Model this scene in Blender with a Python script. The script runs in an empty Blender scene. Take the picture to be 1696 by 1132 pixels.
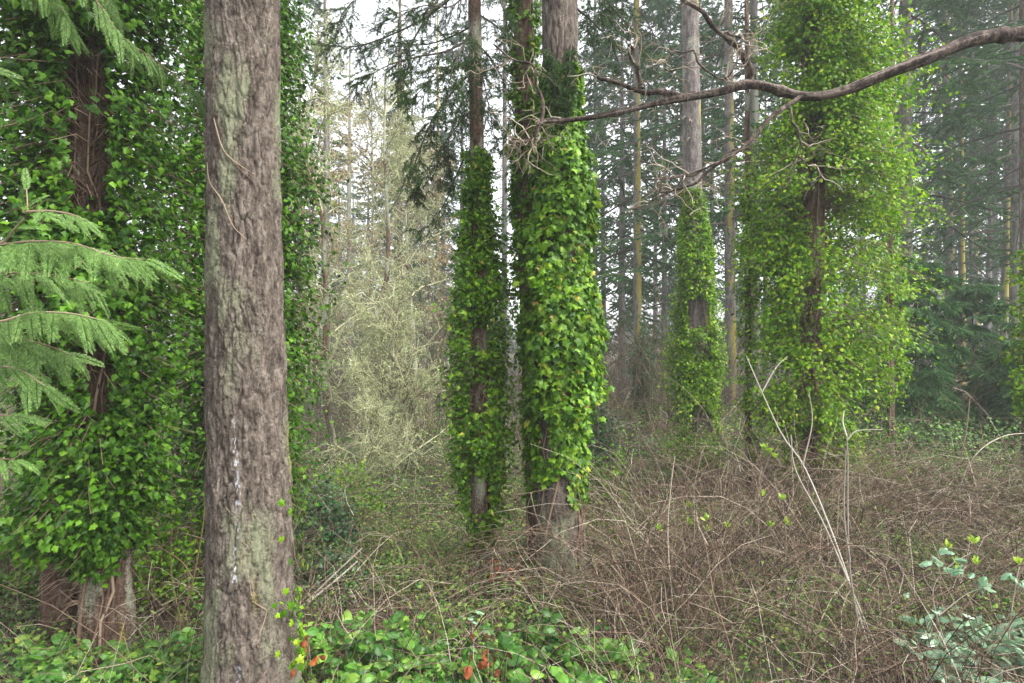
import bpy, math, random
import numpy as np
from mathutils import Matrix, Vector

# ------------------------------------------------------------------ camera, sky, sun, exposure
F, CX, CY, CAMH = 1036.4, 848.0, 566.0, 2.5      # focal length and centre in photo pixels, eye height in metres
sc = bpy.context.scene
col = sc.collection
cam = bpy.data.cameras.new('camera'); cam.lens = 22.0; cam.sensor_width = 36.0
cam.clip_start = 0.05; cam.clip_end = 1000
camo = bpy.data.objects.new('camera', cam); col.objects.link(camo)
camo.location = (0, 0, CAMH); camo.rotation_euler = (math.radians(90), 0, 0)
sc.camera = camo

SUN_EL, SUN_AZ = math.radians(50), math.radians(118)   # azimuth from +Y (ahead) clockwise: right and a little behind
world = bpy.data.worlds.new('World'); sc.world = world; world.use_nodes = True
nt = world.node_tree; nt.nodes.clear()
wo = nt.nodes.new('ShaderNodeOutputWorld'); bg = nt.nodes.new('ShaderNodeBackground')
sky = nt.nodes.new('ShaderNodeTexSky'); sky.sky_type = 'NISHITA'; sky.sun_disc = False
sky.sun_elevation = SUN_EL; sky.sun_rotation = SUN_AZ; sky.dust_density = 3.0; sky.air_density = 1.0
hs = nt.nodes.new('ShaderNodeHueSaturation'); hs.inputs['Saturation'].default_value = 0.14
nt.links.new(sky.outputs[0], hs.inputs['Color']); nt.links.new(hs.outputs[0], bg.inputs['Color'])
bg.inputs['Strength'].default_value = 0.15
nt.links.new(bg.outputs[0], wo.inputs['Surface'])

sl = bpy.data.lights.new('sun', 'SUN'); sl.energy = 1.5; sl.angle = math.radians(30); sl.color = (1.0, 0.95, 0.86)
so = bpy.data.objects.new('sun', sl); col.objects.link(so)
sd = Vector((math.sin(SUN_AZ) * math.cos(SUN_EL), math.cos(SUN_AZ) * math.cos(SUN_EL), math.sin(SUN_EL)))
so.rotation_euler = sd.to_track_quat('Z', 'Y').to_euler(); so.location = (8, -6, 25)

sc.view_settings.view_transform = 'Standard'; sc.view_settings.look = 'None'
sc.view_settings.gamma = 1.0; sc.view_settings.exposure = 1.92
sc.render.engine = 'CYCLES'
cy = sc.cycles
cy.max_bounces = 6; cy.diffuse_bounces = 4; cy.glossy_bounces = 2; cy.transmission_bounces = 4
cy.transparent_max_bounces = 4; cy.volume_bounces = 1; cy.use_denoising = True
cy.sample_clamp_indirect = 8.0
HAZE_DENSITY = 0.0020

rng = np.random.default_rng(11)
PI = math.pi

# ------------------------------------------------------------------ helpers
def px(x, y, d):
    """photo pixel + distance -> point"""
    return np.array([(x - CX) / F * d, d, CAMH - (y - CY) / F * d])

def nrm(v):
    return v / np.maximum(np.linalg.norm(v, axis=-1, keepdims=True), 1e-9)

def _h(ix, iy, iz, s):
    n = (ix * 374761393 + iy * 668265263 + iz * 2147483647 + s * 974634777) & 0xffffffff
    n = ((n ^ (n >> 13)) * 1274126177) & 0xffffffff
    return ((n ^ (n >> 16)) & 0xffffff) / float(0xffffff)

def noise(p, s=0):
    """value noise 0..1 at points (...,3)"""
    p = np.asarray(p, float); i = np.floor(p).astype(np.int64); f = p - i; f = f * f * (3 - 2 * f)
    r = 0
    for dx in (0, 1):
        for dy in (0, 1):
            for dz in (0, 1):
                w = (f[..., 0] if dx else 1 - f[..., 0]) * (f[..., 1] if dy else 1 - f[..., 1]) * (f[..., 2] if dz else 1 - f[..., 2])
                r = r + w * _h(i[..., 0] + dx, i[..., 1] + dy, i[..., 2] + dz, s)
    return r

def fbm(p, s=0, o=3):
    r = 0; a = .5; t = 0
    for k in range(o):
        r = r + a * noise(np.asarray(p) * 2 ** k, s + k); t += a; a *= .5
    return r / t

def sstep(a, b, x):
    t = np.clip((x - a) / (b - a), 0, 1); return t * t * (3 - 2 * t)

def gz(x, y):
    """ground height"""
    x = np.asarray(x, float); y = np.asarray(y, float)
    p = np.stack([x, y, np.zeros_like(x + y)], -1) if np.ndim(x) else np.array([x, y, 0.])
    z = (fbm(p * 0.35, 3) - .5) * .35 + (noise(p * 1.7, 9) - .5) * .08
    z = z - .55 * np.exp(-(((x + 2.0) / 2.2) ** 2 + ((y - 10.5) / 3.0) ** 2))
    z = z + .25 * np.exp(-(((x - 4.0) / 3.0) ** 2 + ((y - 10.0) / 3.5) ** 2))
    return z

class Buf:
    def __init__(s): s.v = []; s.q = []; s.t = []; s.n = 0
    def add(s, v, q=None, t=None):
        v = np.asarray(v, float).reshape(-1, 3)
        if q is not None and len(q): s.q.append(np.asarray(q, np.int64).reshape(-1, 4) + s.n)
        if t is not None and len(t): s.t.append(np.asarray(t, np.int64).reshape(-1, 3) + s.n)
        s.v.append(v); s.n += len(v)
    def mesh(s, name, mat, origin=(0, 0, 0), smooth=True, attrs=None):
        v = np.concatenate(s.v) - np.asarray(origin, float)
        q = np.concatenate(s.q) if s.q else np.zeros((0, 4), np.int64)
        t = np.concatenate(s.t) if s.t else np.zeros((0, 3), np.int64)
        m = bpy.data.meshes.new(name)
        m.vertices.add(len(v)); m.vertices.foreach_set('co', v.astype(np.float32).ravel())
        m.loops.add(q.size + t.size)
        m.loops.foreach_set('vertex_index', np.concatenate([q.ravel(), t.ravel()]).astype(np.int32))
        m.polygons.add(len(q) + len(t))
        st = np.concatenate([np.arange(len(q)) * 4, len(q) * 4 + np.arange(len(t)) * 3]).astype(np.int32)
        m.polygons.foreach_set('loop_start', st)
        m.polygons.foreach_set('use_smooth', np.full(len(st), smooth))
        m.update(calc_edges=True)
        for k, a in (attrs or {}).items():
            at = m.attributes.new(k, 'FLOAT', 'POINT'); at.data.foreach_set('value', np.asarray(a, np.float32).ravel())
        m.materials.append(mat)
        return m

def link(name, data, parent=None):
    o = bpy.data.objects.new(name, data); col.objects.link(o)
    if parent is not None: o.parent = parent
    return o

def tag(o, label, cat, group=None):
    o['label'] = label; o['category'] = cat
    if group: o['group'] = group
    return o

def thing(name, label, cat, loc, group=None):
    o = link(name, None); o.location = [float(c) for c in loc]; o.empty_display_size = .2
    return tag(o, label, cat, group)

def part(name, buf, mat, root, parent=None, smooth=True, attrs=None, stuff=False):
    """mesh part, built in world coordinates, put under root (or under a part of root)"""
    m = buf.mesh(name, mat, tuple(root.location), smooth, attrs)
    o = link(name, m, parent or root)
    if stuff: o['kind'] = 'stuff'
    return o

def tubes(buf, paths, radii, sides=3):
    """paths (N,K,3), radii (N,K) -> tubes"""
    p = np.asarray(paths, float); r = np.asarray(radii, float)
    if p.ndim == 2: p = p[None]; r = r[None]
    N, K, _ = p.shape
    tan = nrm(np.gradient(p, axis=1))
    ref = np.where(np.abs(tan[..., 2:3]) > .8, np.array([1., .13, 0]), np.array([.07, .05, 1.]))
    a = nrm(np.cross(tan, ref)); b = np.cross(tan, a)
    th = np.arange(sides) * 2 * PI / sides
    ring = p[:, :, None] + r[:, :, None, None] * (a[:, :, None] * np.cos(th)[:, None] + b[:, :, None] * np.sin(th)[:, None])
    i = np.arange(N)[:, None, None] * (K * sides); k = np.arange(K - 1)[None, :, None] * sides; s = np.arange(sides)[None, None]
    s2 = (s + 1) % sides
    q = np.stack([i + k + s, i + k + s2, i + k + sides + s2, i + k + sides + s], -1)
    buf.add(ring, q=q)

def spline(pts, n):
    """Catmull-Rom through points (m,k) resampled to n"""
    p = np.asarray(pts, float); m = len(p)
    p = np.concatenate([2 * p[:1] - p[1:2], p, 2 * p[-1:] - p[-2:-1]])
    t = np.linspace(0, m - 1 - 1e-6, n); i = t.astype(int); f = (t - i)[:, None]
    a, b, c, d = p[i], p[i + 1], p[i + 2], p[i + 3]
    return .5 * ((2 * b) + (-a + c) * f + (2 * a - 5 * b + 4 * c - d) * f ** 2 + (-a + 3 * b - 3 * c + d) * f ** 3)

def at_path(paths, t):
    """points and tangents at parameters t (N,n) of paths (N,K,3)"""
    K = paths.shape[1]; u = t * (K - 1); i = np.clip(u.astype(int), 0, K - 2); f = (u - i)[..., None]
    n = np.arange(len(paths))[:, None]
    a = paths[n, i]; b = paths[n, i + 1]
    return a + (b - a) * f, nrm(b - a)

def grow(paths, n, t0, t1, L, ang, K=4, flat=False, droop=0.0, wig=.15, up=0.0):
    """n side branches on each path; L = callable(t) or number; returns (N*n,K,3), t"""
    N = len(paths); t = rng.uniform(t0, t1, (N, n)); base, tan = at_path(paths, t)
    if flat:
        side = nrm(np.cross(tan, [0, 0, 1.])) * np.where(np.arange(n) % 2, 1., -1.)[None, :, None]
        side = side + rng.normal(0, .18, side.shape)
    else:
        side = nrm(np.cross(tan, nrm(rng.normal(0, 1, tan.shape))))
    a = ang * rng.uniform(.7, 1.25, (N, n, 1))
    d = nrm(tan * np.cos(a) + side * np.sin(a) + np.array([0, 0, up]))
    ln = (L(t) if callable(L) else np.full((N, n), L)) * rng.uniform(.55, 1.15, (N, n))
    pts = [base]
    for k in range(1, K):
        d = nrm(d + rng.normal(0, wig, d.shape) + np.array([0, 0, -droop]))
        pts.append(pts[-1] + d * (ln / (K - 1))[..., None])
    return np.stack(pts, 2).reshape(N * n, K, 3), t.reshape(-1)

def scatter(buf, tpl, pos, nor, tip, size):
    """place a leaf template (verts: x across, y to the tip, z normal) at many points"""
    tv, tt = tpl; pos = np.asarray(pos); y = nrm(tip); x = nrm(np.cross(y, nor)); z = np.cross(x, y)
    s = np.asarray(size)[:, None, None]
    v = pos[:, None] + s * (tv[None, :, 0:1] * x[:, None] + tv[None, :, 1:2] * y[:, None] + tv[None, :, 2:3] * z[:, None])
    t = tt[None] + (np.arange(len(pos)) * len(tv))[:, None, None]
    buf.add(v, t=t.reshape(-1, 3))

def leaf_objects(name, data, pos, nor, tip, size, root, parent=None):
    """the same leaves as single objects that share mesh data"""
    y = nrm(tip); x = nrm(np.cross(y, nor)); z = np.cross(x, y); o0 = np.array(root.location)
    for i in range(len(pos)):
        o = link(name, data[i % len(data)], parent or root); s = size[i]; p = pos[i] - o0
        o.matrix_local = Matrix(((x[i, 0] * s, y[i, 0] * s, z[i, 0] * s, p[0]), (x[i, 1] * s, y[i, 1] * s, z[i, 1] * s, p[1]),
                                 (x[i, 2] * s, y[i, 2] * s, z[i, 2] * s, p[2]), (0, 0, 0, 1)))

def tpl_from_outline(half, mids, fold=.25, bend=.2):
    """leaf template: half outline [(x,y)...] from base to tip, midrib y values"""
    mid = [(0, y) for y in mids]
    v = []; f = []
    def zz(x, y): return -fold * abs(x) - bend * (y - .35) ** 2
    for (x, y) in mid: v.append((x, y, zz(x, y)))
    nm = len(mid)
    for sgn in (1, -1):
        b = len(v)
        for (x, y) in half: v.append((sgn * x, y, zz(x, y)))
        ring = [0] + list(range(b, b + len(half))) + [nm - 1]
        # fan each outline edge to the nearest midrib vertex
        prev = 0
        for i in range(len(ring) - 1):
            ya = v[ring[i]][1]; yb = v[ring[i + 1]][1]
            m = min(range(nm), key=lambda k: abs(mids[k] - (ya + yb) / 2)); m = max(m, prev)
            if m != prev:
                for k in range(prev, m):
                    tr = (k, ring[i], k + 1); f.append(tr if sgn > 0 else tr[::-1])
                prev = m
            if m not in (ring[i], ring[i + 1]):
                tr = (m, ring[i], ring[i + 1]); f.append(tr if sgn > 0 else tr[::-1])
    f = [t for t in f if len(set(t)) == 3]
    return np.array(v, float), np.array(f, np.int64)

IVY = tpl_from_outline([(.2, -.14), (.46, -.02), (.34, .22), (.56, .46), (.24, .58)], [0, .35, 1.0], .3, .25)
IVY_S = (np.array([(0, 0, -.02), (.43, .30, -.16), (0, 1, -.12), (-.43, .30, -.16), (0, .42, .02)], float), np.array([(0, 1, 4), (1, 2, 4), (2, 3, 4), (3, 0, 4)]))
OVAL = tpl_from_outline([(.22, .10), (.34, .35), (.30, .62), (.14, .88)], [0, .4, .75, 1.0], .35, .35)
KITE = (np.array([(0, 0, 0), (.40, .34, -.14), (0, 1, -.08), (-.40, .34, -.14)], float), np.array([(0, 1, 2), (0, 2, 3)]))
DIAM = (np.array([(0, 0, 0), (.3, .45, -.05), (0, 1, 0), (-.3, .45, -.05)], float), np.array([(0, 1, 2), (0, 2, 3)]))
THIN = (np.array([(0, 0, 0), (.16, .45, -.05), (0, 1, 0), (-.16, .45, -.05)], float), np.array([(0, 1, 2), (0, 2, 3)]))
NARROW = tpl_from_outline([(.13, .2), (.19, .5), (.11, .8)], [0, .5, 1.0], .3, .5)

# ------------------------------------------------------------------ materials
def newmat(name):
    m = bpy.data.materials.new(name); m.use_nodes = True; t = m.node_tree; t.nodes.clear()
    out = t.nodes.new('ShaderNodeOutputMaterial')
    return m, t, out

def N(t, kind, **kw):
    n = t.nodes.new(kind)
    for k, v in kw.items(): setattr(n, k, v)
    return n

def ramp(t, src, stops):
    r = t.nodes.new('ShaderNodeValToRGB'); e = r.color_ramp.elements
    while len(e) < len(stops): e.new(.5)
    for i, (p, c) in enumerate(stops): e[i].position = p; e[i].color = (*c, 1)
    t.links.new(src, r.inputs[0]); return r.outputs[0]

def rand_src(t):
    g = N(t, 'ShaderNodeNewGeometry'); o = N(t, 'ShaderNodeObjectInfo')
    a = N(t, 'ShaderNodeMath', operation='ADD'); f = N(t, 'ShaderNodeMath', operation='FRACT')
    t.links.new(g.outputs['Random Per Island'], a.inputs[0]); t.links.new(o.outputs['Random'], a.inputs[1])
    t.links.new(a.outputs[0], f.inputs[0]); return f.outputs[0]

def leaf_mat(name, stops, rough=.42, trans=.32, spec=.24, big=.0):
    """stops: colours over the random value of each leaf"""
    m, t, out = newmat(name)
    c = ramp(t, rand_src(t), stops)
    # slow change of hue from place to place
    tc = N(t, 'ShaderNodeNewGeometry'); nz = N(t, 'ShaderNodeTexNoise'); nz.inputs['Scale'].default_value = 2.2; nz.inputs['Detail'].default_value = 2
    t.links.new(tc.outputs['Position'], nz.inputs['Vector'])
    hsv = N(t, 'ShaderNodeHueSaturation'); mr = N(t, 'ShaderNodeMapRange')
    mr.inputs[1].default_value = .3; mr.inputs[2].default_value = .7; mr.inputs[3].default_value = .72; mr.inputs[4].default_value = 1.25
    t.links.new(nz.outputs[0], mr.inputs[0]); t.links.new(mr.outputs[0], hsv.inputs['Value']); t.links.new(c, hsv.inputs['Color'])
    p = N(t, 'ShaderNodeBsdfPrincipled'); p.inputs['Roughness'].default_value = rough; p.inputs['Specular IOR Level'].default_value = spec
    t.links.new(hsv.outputs[0], p.inputs['Base Color'])
    tr = N(t, 'ShaderNodeBsdfTranslucent'); t.links.new(hsv.outputs[0], tr.inputs['Color'])
    mx = N(t, 'ShaderNodeMixShader'); mx.inputs[0].default_value = trans
    t.links.new(p.outputs[0], mx.inputs[1]); t.links.new(tr.outputs[0], mx.inputs[2]); t.links.new(mx.outputs[0], out.inputs[0])
    return m

def wood_mat(name, stops, rough=.85, scale=30, attr=False):
    """twigs, canes, stems: colour varies from piece to piece and along the piece"""
    m, t, out = newmat(name)
    g = N(t, 'ShaderNodeNewGeometry'); nz = N(t, 'ShaderNodeTexNoise'); nz.inputs['Scale'].default_value = scale
    t.links.new(g.outputs['Position'], nz.inputs['Vector'])
    a = N(t, 'ShaderNodeMath', operation='MULTIPLY_ADD'); a.inputs[1].default_value = .5
    s = N(t, 'ShaderNodeMath', operation='SUBTRACT'); s.inputs[1].default_value = .25
    t.links.new(nz.outputs[0], a.inputs[0]); t.links.new(rand_src(t), a.inputs[2]); t.links.new(a.outputs[0], s.inputs[0])
    c = ramp(t, s.outputs[0], stops)
    p = N(t, 'ShaderNodeBsdfPrincipled'); p.inputs['Roughness'].default_value = rough; p.inputs['Specular IOR Level'].default_value = .25
    t.links.new(c, p.inputs['Base Color'])
    bp = N(t, 'ShaderNodeBump'); bp.inputs['Strength'].default_value = .35; bp.inputs['Distance'].default_value = .01
    t.links.new(nz.outputs[0], bp.inputs['Height']); t.links.new(bp.outputs[0], p.inputs['Normal'])
    t.links.new(p.outputs[0], out.inputs[0]); return m

def bark_mat(name, dark, mid, light, moss=(.31, .27, .035), lich=(.36, .38, .29), scale=1.0):
    """trunk bark: brown flakes; lichen, yellow moss and resin grow where the mesh attributes say"""
    m, t, out = newmat(name)
    g = N(t, 'ShaderNodeNewGeometry'); mp = N(t, 'ShaderNodeMapping'); mp.inputs['Scale'].default_value = (1, 1, .35)
    t.links.new(g.outputs['Position'], mp.inputs[0])
    n1 = N(t, 'ShaderNodeTexNoise'); n1.inputs['Scale'].default_value = 22 * scale; n1.inputs['Detail'].default_value = 6; n1.inputs['Roughness'].default_value = .7
    t.links.new(mp.outputs[0], n1.inputs['Vector'])
    c = ramp(t, n1.outputs[0], [(.3, dark), (.48, mid), (.66, light)])
    n2 = N(t, 'ShaderNodeTexNoise'); n2.inputs['Scale'].default_value = 60 * scale; n2.inputs['Detail'].default_value = 4; n2.inputs['Roughness'].default_value = .7
    t.links.new(g.outputs['Position'], n2.inputs['Vector'])
    fl = ramp(t, n2.outputs[0], [(.32, (.66, .66, .66)), (.5, (1, 1, 1)), (.68, (1.3, 1.28, 1.26))]); mm = N(t, 'ShaderNodeMixRGB', blend_type='MULTIPLY'); mm.inputs[0].default_value = 1
    t.links.new(c, mm.inputs[1]); t.links.new(fl, mm.inputs[2]); c = mm.outputs[0]
    for at, cl in (('lichen', lich), ('moss', moss), ('resin', (.40, .41, .45))):
        an = N(t, 'ShaderNodeAttribute'); an.attribute_name = at
        ad = N(t, 'ShaderNodeMath', operation='ADD'); t.links.new(an.outputs['Fac'], ad.inputs[0]); t.links.new(n2.outputs[0], ad.inputs[1])
        mr = N(t, 'ShaderNodeMapRange'); mr.inputs[1].default_value = .85; mr.inputs[2].default_value = 1.15
        t.links.new(ad.outputs[0], mr.inputs[0])
        mu = N(t, 'ShaderNodeMath', operation='MULTIPLY'); mu.inputs[1].default_value = .8; t.links.new(mr.outputs[0], mu.inputs[0])
        mx = N(t, 'ShaderNodeMixRGB'); t.links.new(mu.outputs[0], mx.inputs[0]); t.links.new(c, mx.inputs[1]); mx.inputs[2].default_value = (*cl, 1)
        c = mx.outputs[0]
    p = N(t, 'ShaderNodeBsdfPrincipled'); p.inputs['Roughness'].default_value = .9; p.inputs['Specular IOR Level'].default_value = .2
    t.links.new(c, p.inputs['Base Color'])
    bp = N(t, 'ShaderNodeBump'); bp.inputs['Strength'].default_value = .9; bp.inputs['Distance'].default_value = .016
    sm = N(t, 'ShaderNodeMath', operation='ADD'); t.links.new(n1.outputs[0], sm.inputs[0]); t.links.new(n2.outputs[0], sm.inputs[1])
    t.links.new(sm.outputs[0], bp.inputs['Height']); t.links.new(bp.outputs[0], p.inputs['Normal'])
    t.links.new(p.outputs[0], out.inputs[0]); return m

M = {}
M['bark'] = bark_mat('fir_bark', (.028, .021, .017), (.094, .075, .062), (.195, .166, .14), lich=(.185, .20, .125), moss=(.24, .22, .06))
M['bark_dark'] = bark_mat('ivy_trunk_bark', (.035, .021, .015), (.095, .058, .041), (.18, .128, .098))
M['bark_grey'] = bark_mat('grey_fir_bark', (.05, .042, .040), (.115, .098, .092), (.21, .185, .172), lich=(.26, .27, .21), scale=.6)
M['limb'] = bark_mat('bare_limb_bark', (.008, .006, .006), (.045, .033, .027), (.16, .125, .105), lich=(.22, .18, .16), scale=.8)
M['ivy_deep'] = leaf_mat('ivy_deep_green', [(0, (.020, .065, .006)), (.35, (.045, .13, .008)), (.75, (.082, .205, .010)), (1, (.15, .31, .022))], .42)
M['ivy_mid'] = leaf_mat('ivy_mid_green', [(0, (.036, .105, .006)), (.4, (.08, .195, .008)), (.8, (.14, .285, .012)), (.97, (.22, .37, .025)), (1, (.42, .38, .05))], .36)
M['ivy_front'] = leaf_mat('ivy_front_green', [(0, (.028, .085, .010)), (.4, (.085, .20, .014)), (.8, (.16, .31, .018)), (.955, (.25, .40, .03)), (.985, (.45, .42, .05)), (1, (.30, .17, .06))], .36)
M['ivy_light'] = leaf_mat('ivy_light_green', [(0, (.035, .115, .004)), (.35, (.10, .24, .006)), (.8, (.21, .385, .010)), (1, (.38, .50, .025))], .42, .42)
M['ivy_blue'] = leaf_mat('ivy_dark_bluish', [(0, (.012, .045, .016)), (.6, (.025, .085, .03)), (1, (.05, .13, .05))], .38)
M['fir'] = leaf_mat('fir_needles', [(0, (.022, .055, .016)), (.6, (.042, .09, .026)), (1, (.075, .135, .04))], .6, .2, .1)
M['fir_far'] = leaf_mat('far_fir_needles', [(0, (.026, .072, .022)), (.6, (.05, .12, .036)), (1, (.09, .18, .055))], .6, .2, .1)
M['hemlock'] = leaf_mat('sapling_needles', [(0, (.03, .085, .03)), (.6, (.065, .15, .05)), (1, (.13, .235, .08))], .55, .25, .1)
M['cedar'] = leaf_mat('cedar_scale_leaves', [(0, (.05, .12, .03)), (.5, (.115, .215, .055)), (.85, (.20, .32, .095)), (1, (.29, .39, .13))], .5, .3, .15)
M['salal'] = leaf_mat('salal_leaves', [(0, (.028, .095, .014)), (.5, (.065, .185, .022)), (.85, (.12, .27, .035)), (1, (.23, .37, .05))], .4, .25, .4)
M['salal_pale'] = leaf_mat('pale_shrub_leaves', [(0, (.09, .19, .10)), (.5, (.16, .29, .17)), (1, (.24, .38, .22))], .3, .2, .6)
M['sprout'] = leaf_mat('fresh_bud_leaves', [(0, (.20, .34, .04)), (.6, (.32, .48, .06)), (1, (.48, .55, .08))], .45, .4)
M['holly'] = leaf_mat('dark_shrub_leaves', [(0, (.014, .055, .018)), (.6, (.03, .10, .03)), (1, (.07, .17, .06))], .3, .15, .6)
M['ground_leaf'] = leaf_mat('bramble_leaves', [(0, (.04, .10, .02)), (.4, (.085, .18, .025)), (.8, (.16, .27, .04)), (1, (.30, .34, .08))], .5)
M['fern_dead'] = leaf_mat('dead_leaves_rust', [(0, (.10, .03, .012)), (.6, (.22, .06, .02)), (1, (.38, .11, .03))], .6, .25)
M['litter'] = leaf_mat('fallen_leaves', [(0, (.06, .035, .02)), (.5, (.15, .09, .055)), (1, (.27, .18, .11))], .7, .1)
M['lichen'] = leaf_mat('beard_lichen', [(0, (.25, .29, .12)), (.5, (.37, .42, .20)), (1, (.52, .56, .32))], .8, .4, .1)
M['buds'] = leaf_mat('opening_buds', [(0, (.30, .22, .10)), (.5, (.42, .33, .16)), (1, (.52, .42, .22))], .7, .3, .2)
M['cane'] = wood_mat('bramble_canes', [(0, (.018, .013, .009)), (.3, (.068, .042, .028)), (.52, (.13, .084, .057)), (.74, (.19, .14, .098)), (.92, (.31, .25, .19)), (1, (.48, .42, .34))])
M['cane_far'] = wood_mat('brown_brush_twigs', [(0, (.035, .026, .016)), (.5, (.085, .063, .038)), (1, (.19, .15, .095))])
M['twig'] = wood_mat('grey_twigs', [(0, (.07, .055, .045)), (.5, (.17, .14, .12)), (1, (.32, .28, .24))])
M['bough'] = wood_mat('fir_bough_wood', [(0, (.025, .019, .015)), (.5, (.06, .047, .038)), (1, (.12, .10, .085))])
M['twig_pale'] = wood_mat('pale_twigs', [(0, (.12, .09, .06)), (.5, (.26, .21, .15)), (1, (.46, .41, .33))])
M['shoot_white'] = wood_mat('whitish_shoots', [(0, (.17, .15, .12)), (.5, (.31, .28, .23)), (1, (.48, .45, .39))])
M['vine'] = wood_mat('ivy_stems', [(0, (.09, .055, .04)), (.5, (.19, .125, .09)), (1, (.32, .24, .17))])
M['twig_lichen'] = wood_mat('lichen_covered_twigs', [(0, (.10, .095, .06)), (.4, (.25, .255, .14)), (1, (.46, .48, .29))])
M['stem_green'] = wood_mat('green_brown_stems', [(0, (.10, .06, .04)), (.5, (.20, .16, .07)), (1, (.26, .28, .10))])

def ground_mat():
    m, t, out = newmat('forest_floor')
    g = N(t, 'ShaderNodeNewGeometry')
    n1 = N(t, 'ShaderNodeTexNoise'); n1.inputs['Scale'].default_value = 9; n1.inputs['Detail'].default_value = 8; n1.inputs['Roughness'].default_value = .75
    n2 = N(t, 'ShaderNodeTexNoise'); n2.inputs['Scale'].default_value = .8; n2.inputs['Detail'].default_value = 4
    t.links.new(g.outputs['Position'], n1.inputs['Vector']); t.links.new(g.outputs['Position'], n2.inputs['Vector'])
    a = ramp(t, n1.outputs[0], [(.3, (.02, .013, .009)), (.5, (.05, .033, .022)), (.7, (.11, .075, .05))])
    b = ramp(t, n1.outputs[0], [(.3, (.018, .028, .008)), (.5, (.04, .065, .018)), (.7, (.09, .12, .04))])
    f = ramp(t, n2.outputs[0], [(.45, (0, 0, 0)), (.62, (1, 1, 1))])
    mx = N(t, 'ShaderNodeMixRGB'); t.links.new(f, mx.inputs[0]); t.links.new(a, mx.inputs[1]); t.links.new(b, mx.inputs[2])
    p = N(t, 'ShaderNodeBsdfPrincipled'); p.inputs['Roughness'].default_value = .95; t.links.new(mx.outputs[0], p.inputs['Base Color'])
    bp = N(t, 'ShaderNodeBump'); bp.inputs['Strength'].default_value = .9; bp.inputs['Distance'].default_value = .06
    t.links.new(n1.outputs[0], bp.inputs['Height']); t.links.new(bp.outputs[0], p.inputs['Normal'])
    t.links.new(p.outputs[0], out.inputs[0]); return m
M['ground'] = ground_mat()

# ------------------------------------------------------------------ ground
gx = np.concatenate([np.linspace(-190, -14, 34)[:-1], np.linspace(-14, 16, 130), np.linspace(16, 190, 34)[1:]])
gy = np.concatenate([np.linspace(-20, 1, 10)[:-1], np.linspace(1, 24, 110), np.linspace(24, 240, 50)[1:]])
GX, GY = np.meshgrid(gx, gy); GZ = gz(GX, GY)
b = Buf(); nxg, nyg = len(gx), len(gy)
I, J = np.meshgrid(np.arange(nxg - 1), np.arange(nyg - 1)); k0 = (J * nxg + I).ravel()
b.add(np.stack([GX, GY, GZ], -1), q=np.stack([k0, k0 + 1, k0 + 1 + nxg, k0 + nxg], -1))
g = link('ground', b.mesh('ground', M['ground'])); g['kind'] = 'structure'

# ------------------------------------------------------------------ trunks
class Curve:
    """trunk axis: rows (z, x, y, radius)"""
    def __init__(s, rows):
        a = np.array(sorted([tuple(float(c) for c in r) for r in rows]), float); s.z, s.x, s.y, s.r = a.T
    def c(s, z): return np.interp(z, s.z, s.x), np.interp(z, s.z, s.y), np.interp(z, s.z, s.r)

def curve_px(d, rows, top=None, base_flare=1.0):
    """rows: (py, px centre, px width) at distance d"""
    out = []
    for (py, x, w) in rows:
        p = px(x, py, d); out.append((p[2], p[0], d, w / F * d / 2))
    out.sort()
    if top is not None and top > out[-1][0]:
        z, x, y, r = out[-1]; z0, x0, y0, r0 = out[-2]
        k = (x - x0) / (z - z0) * .6
        out.append((top, x + k * (top - z), y, r * .62))
    z, x, y, r = out[0]
    g0 = float(gz(x, y)) - .12
    if z > g0: out.append((g0, x, y, r * base_flare))
    return Curve(out)

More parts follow.
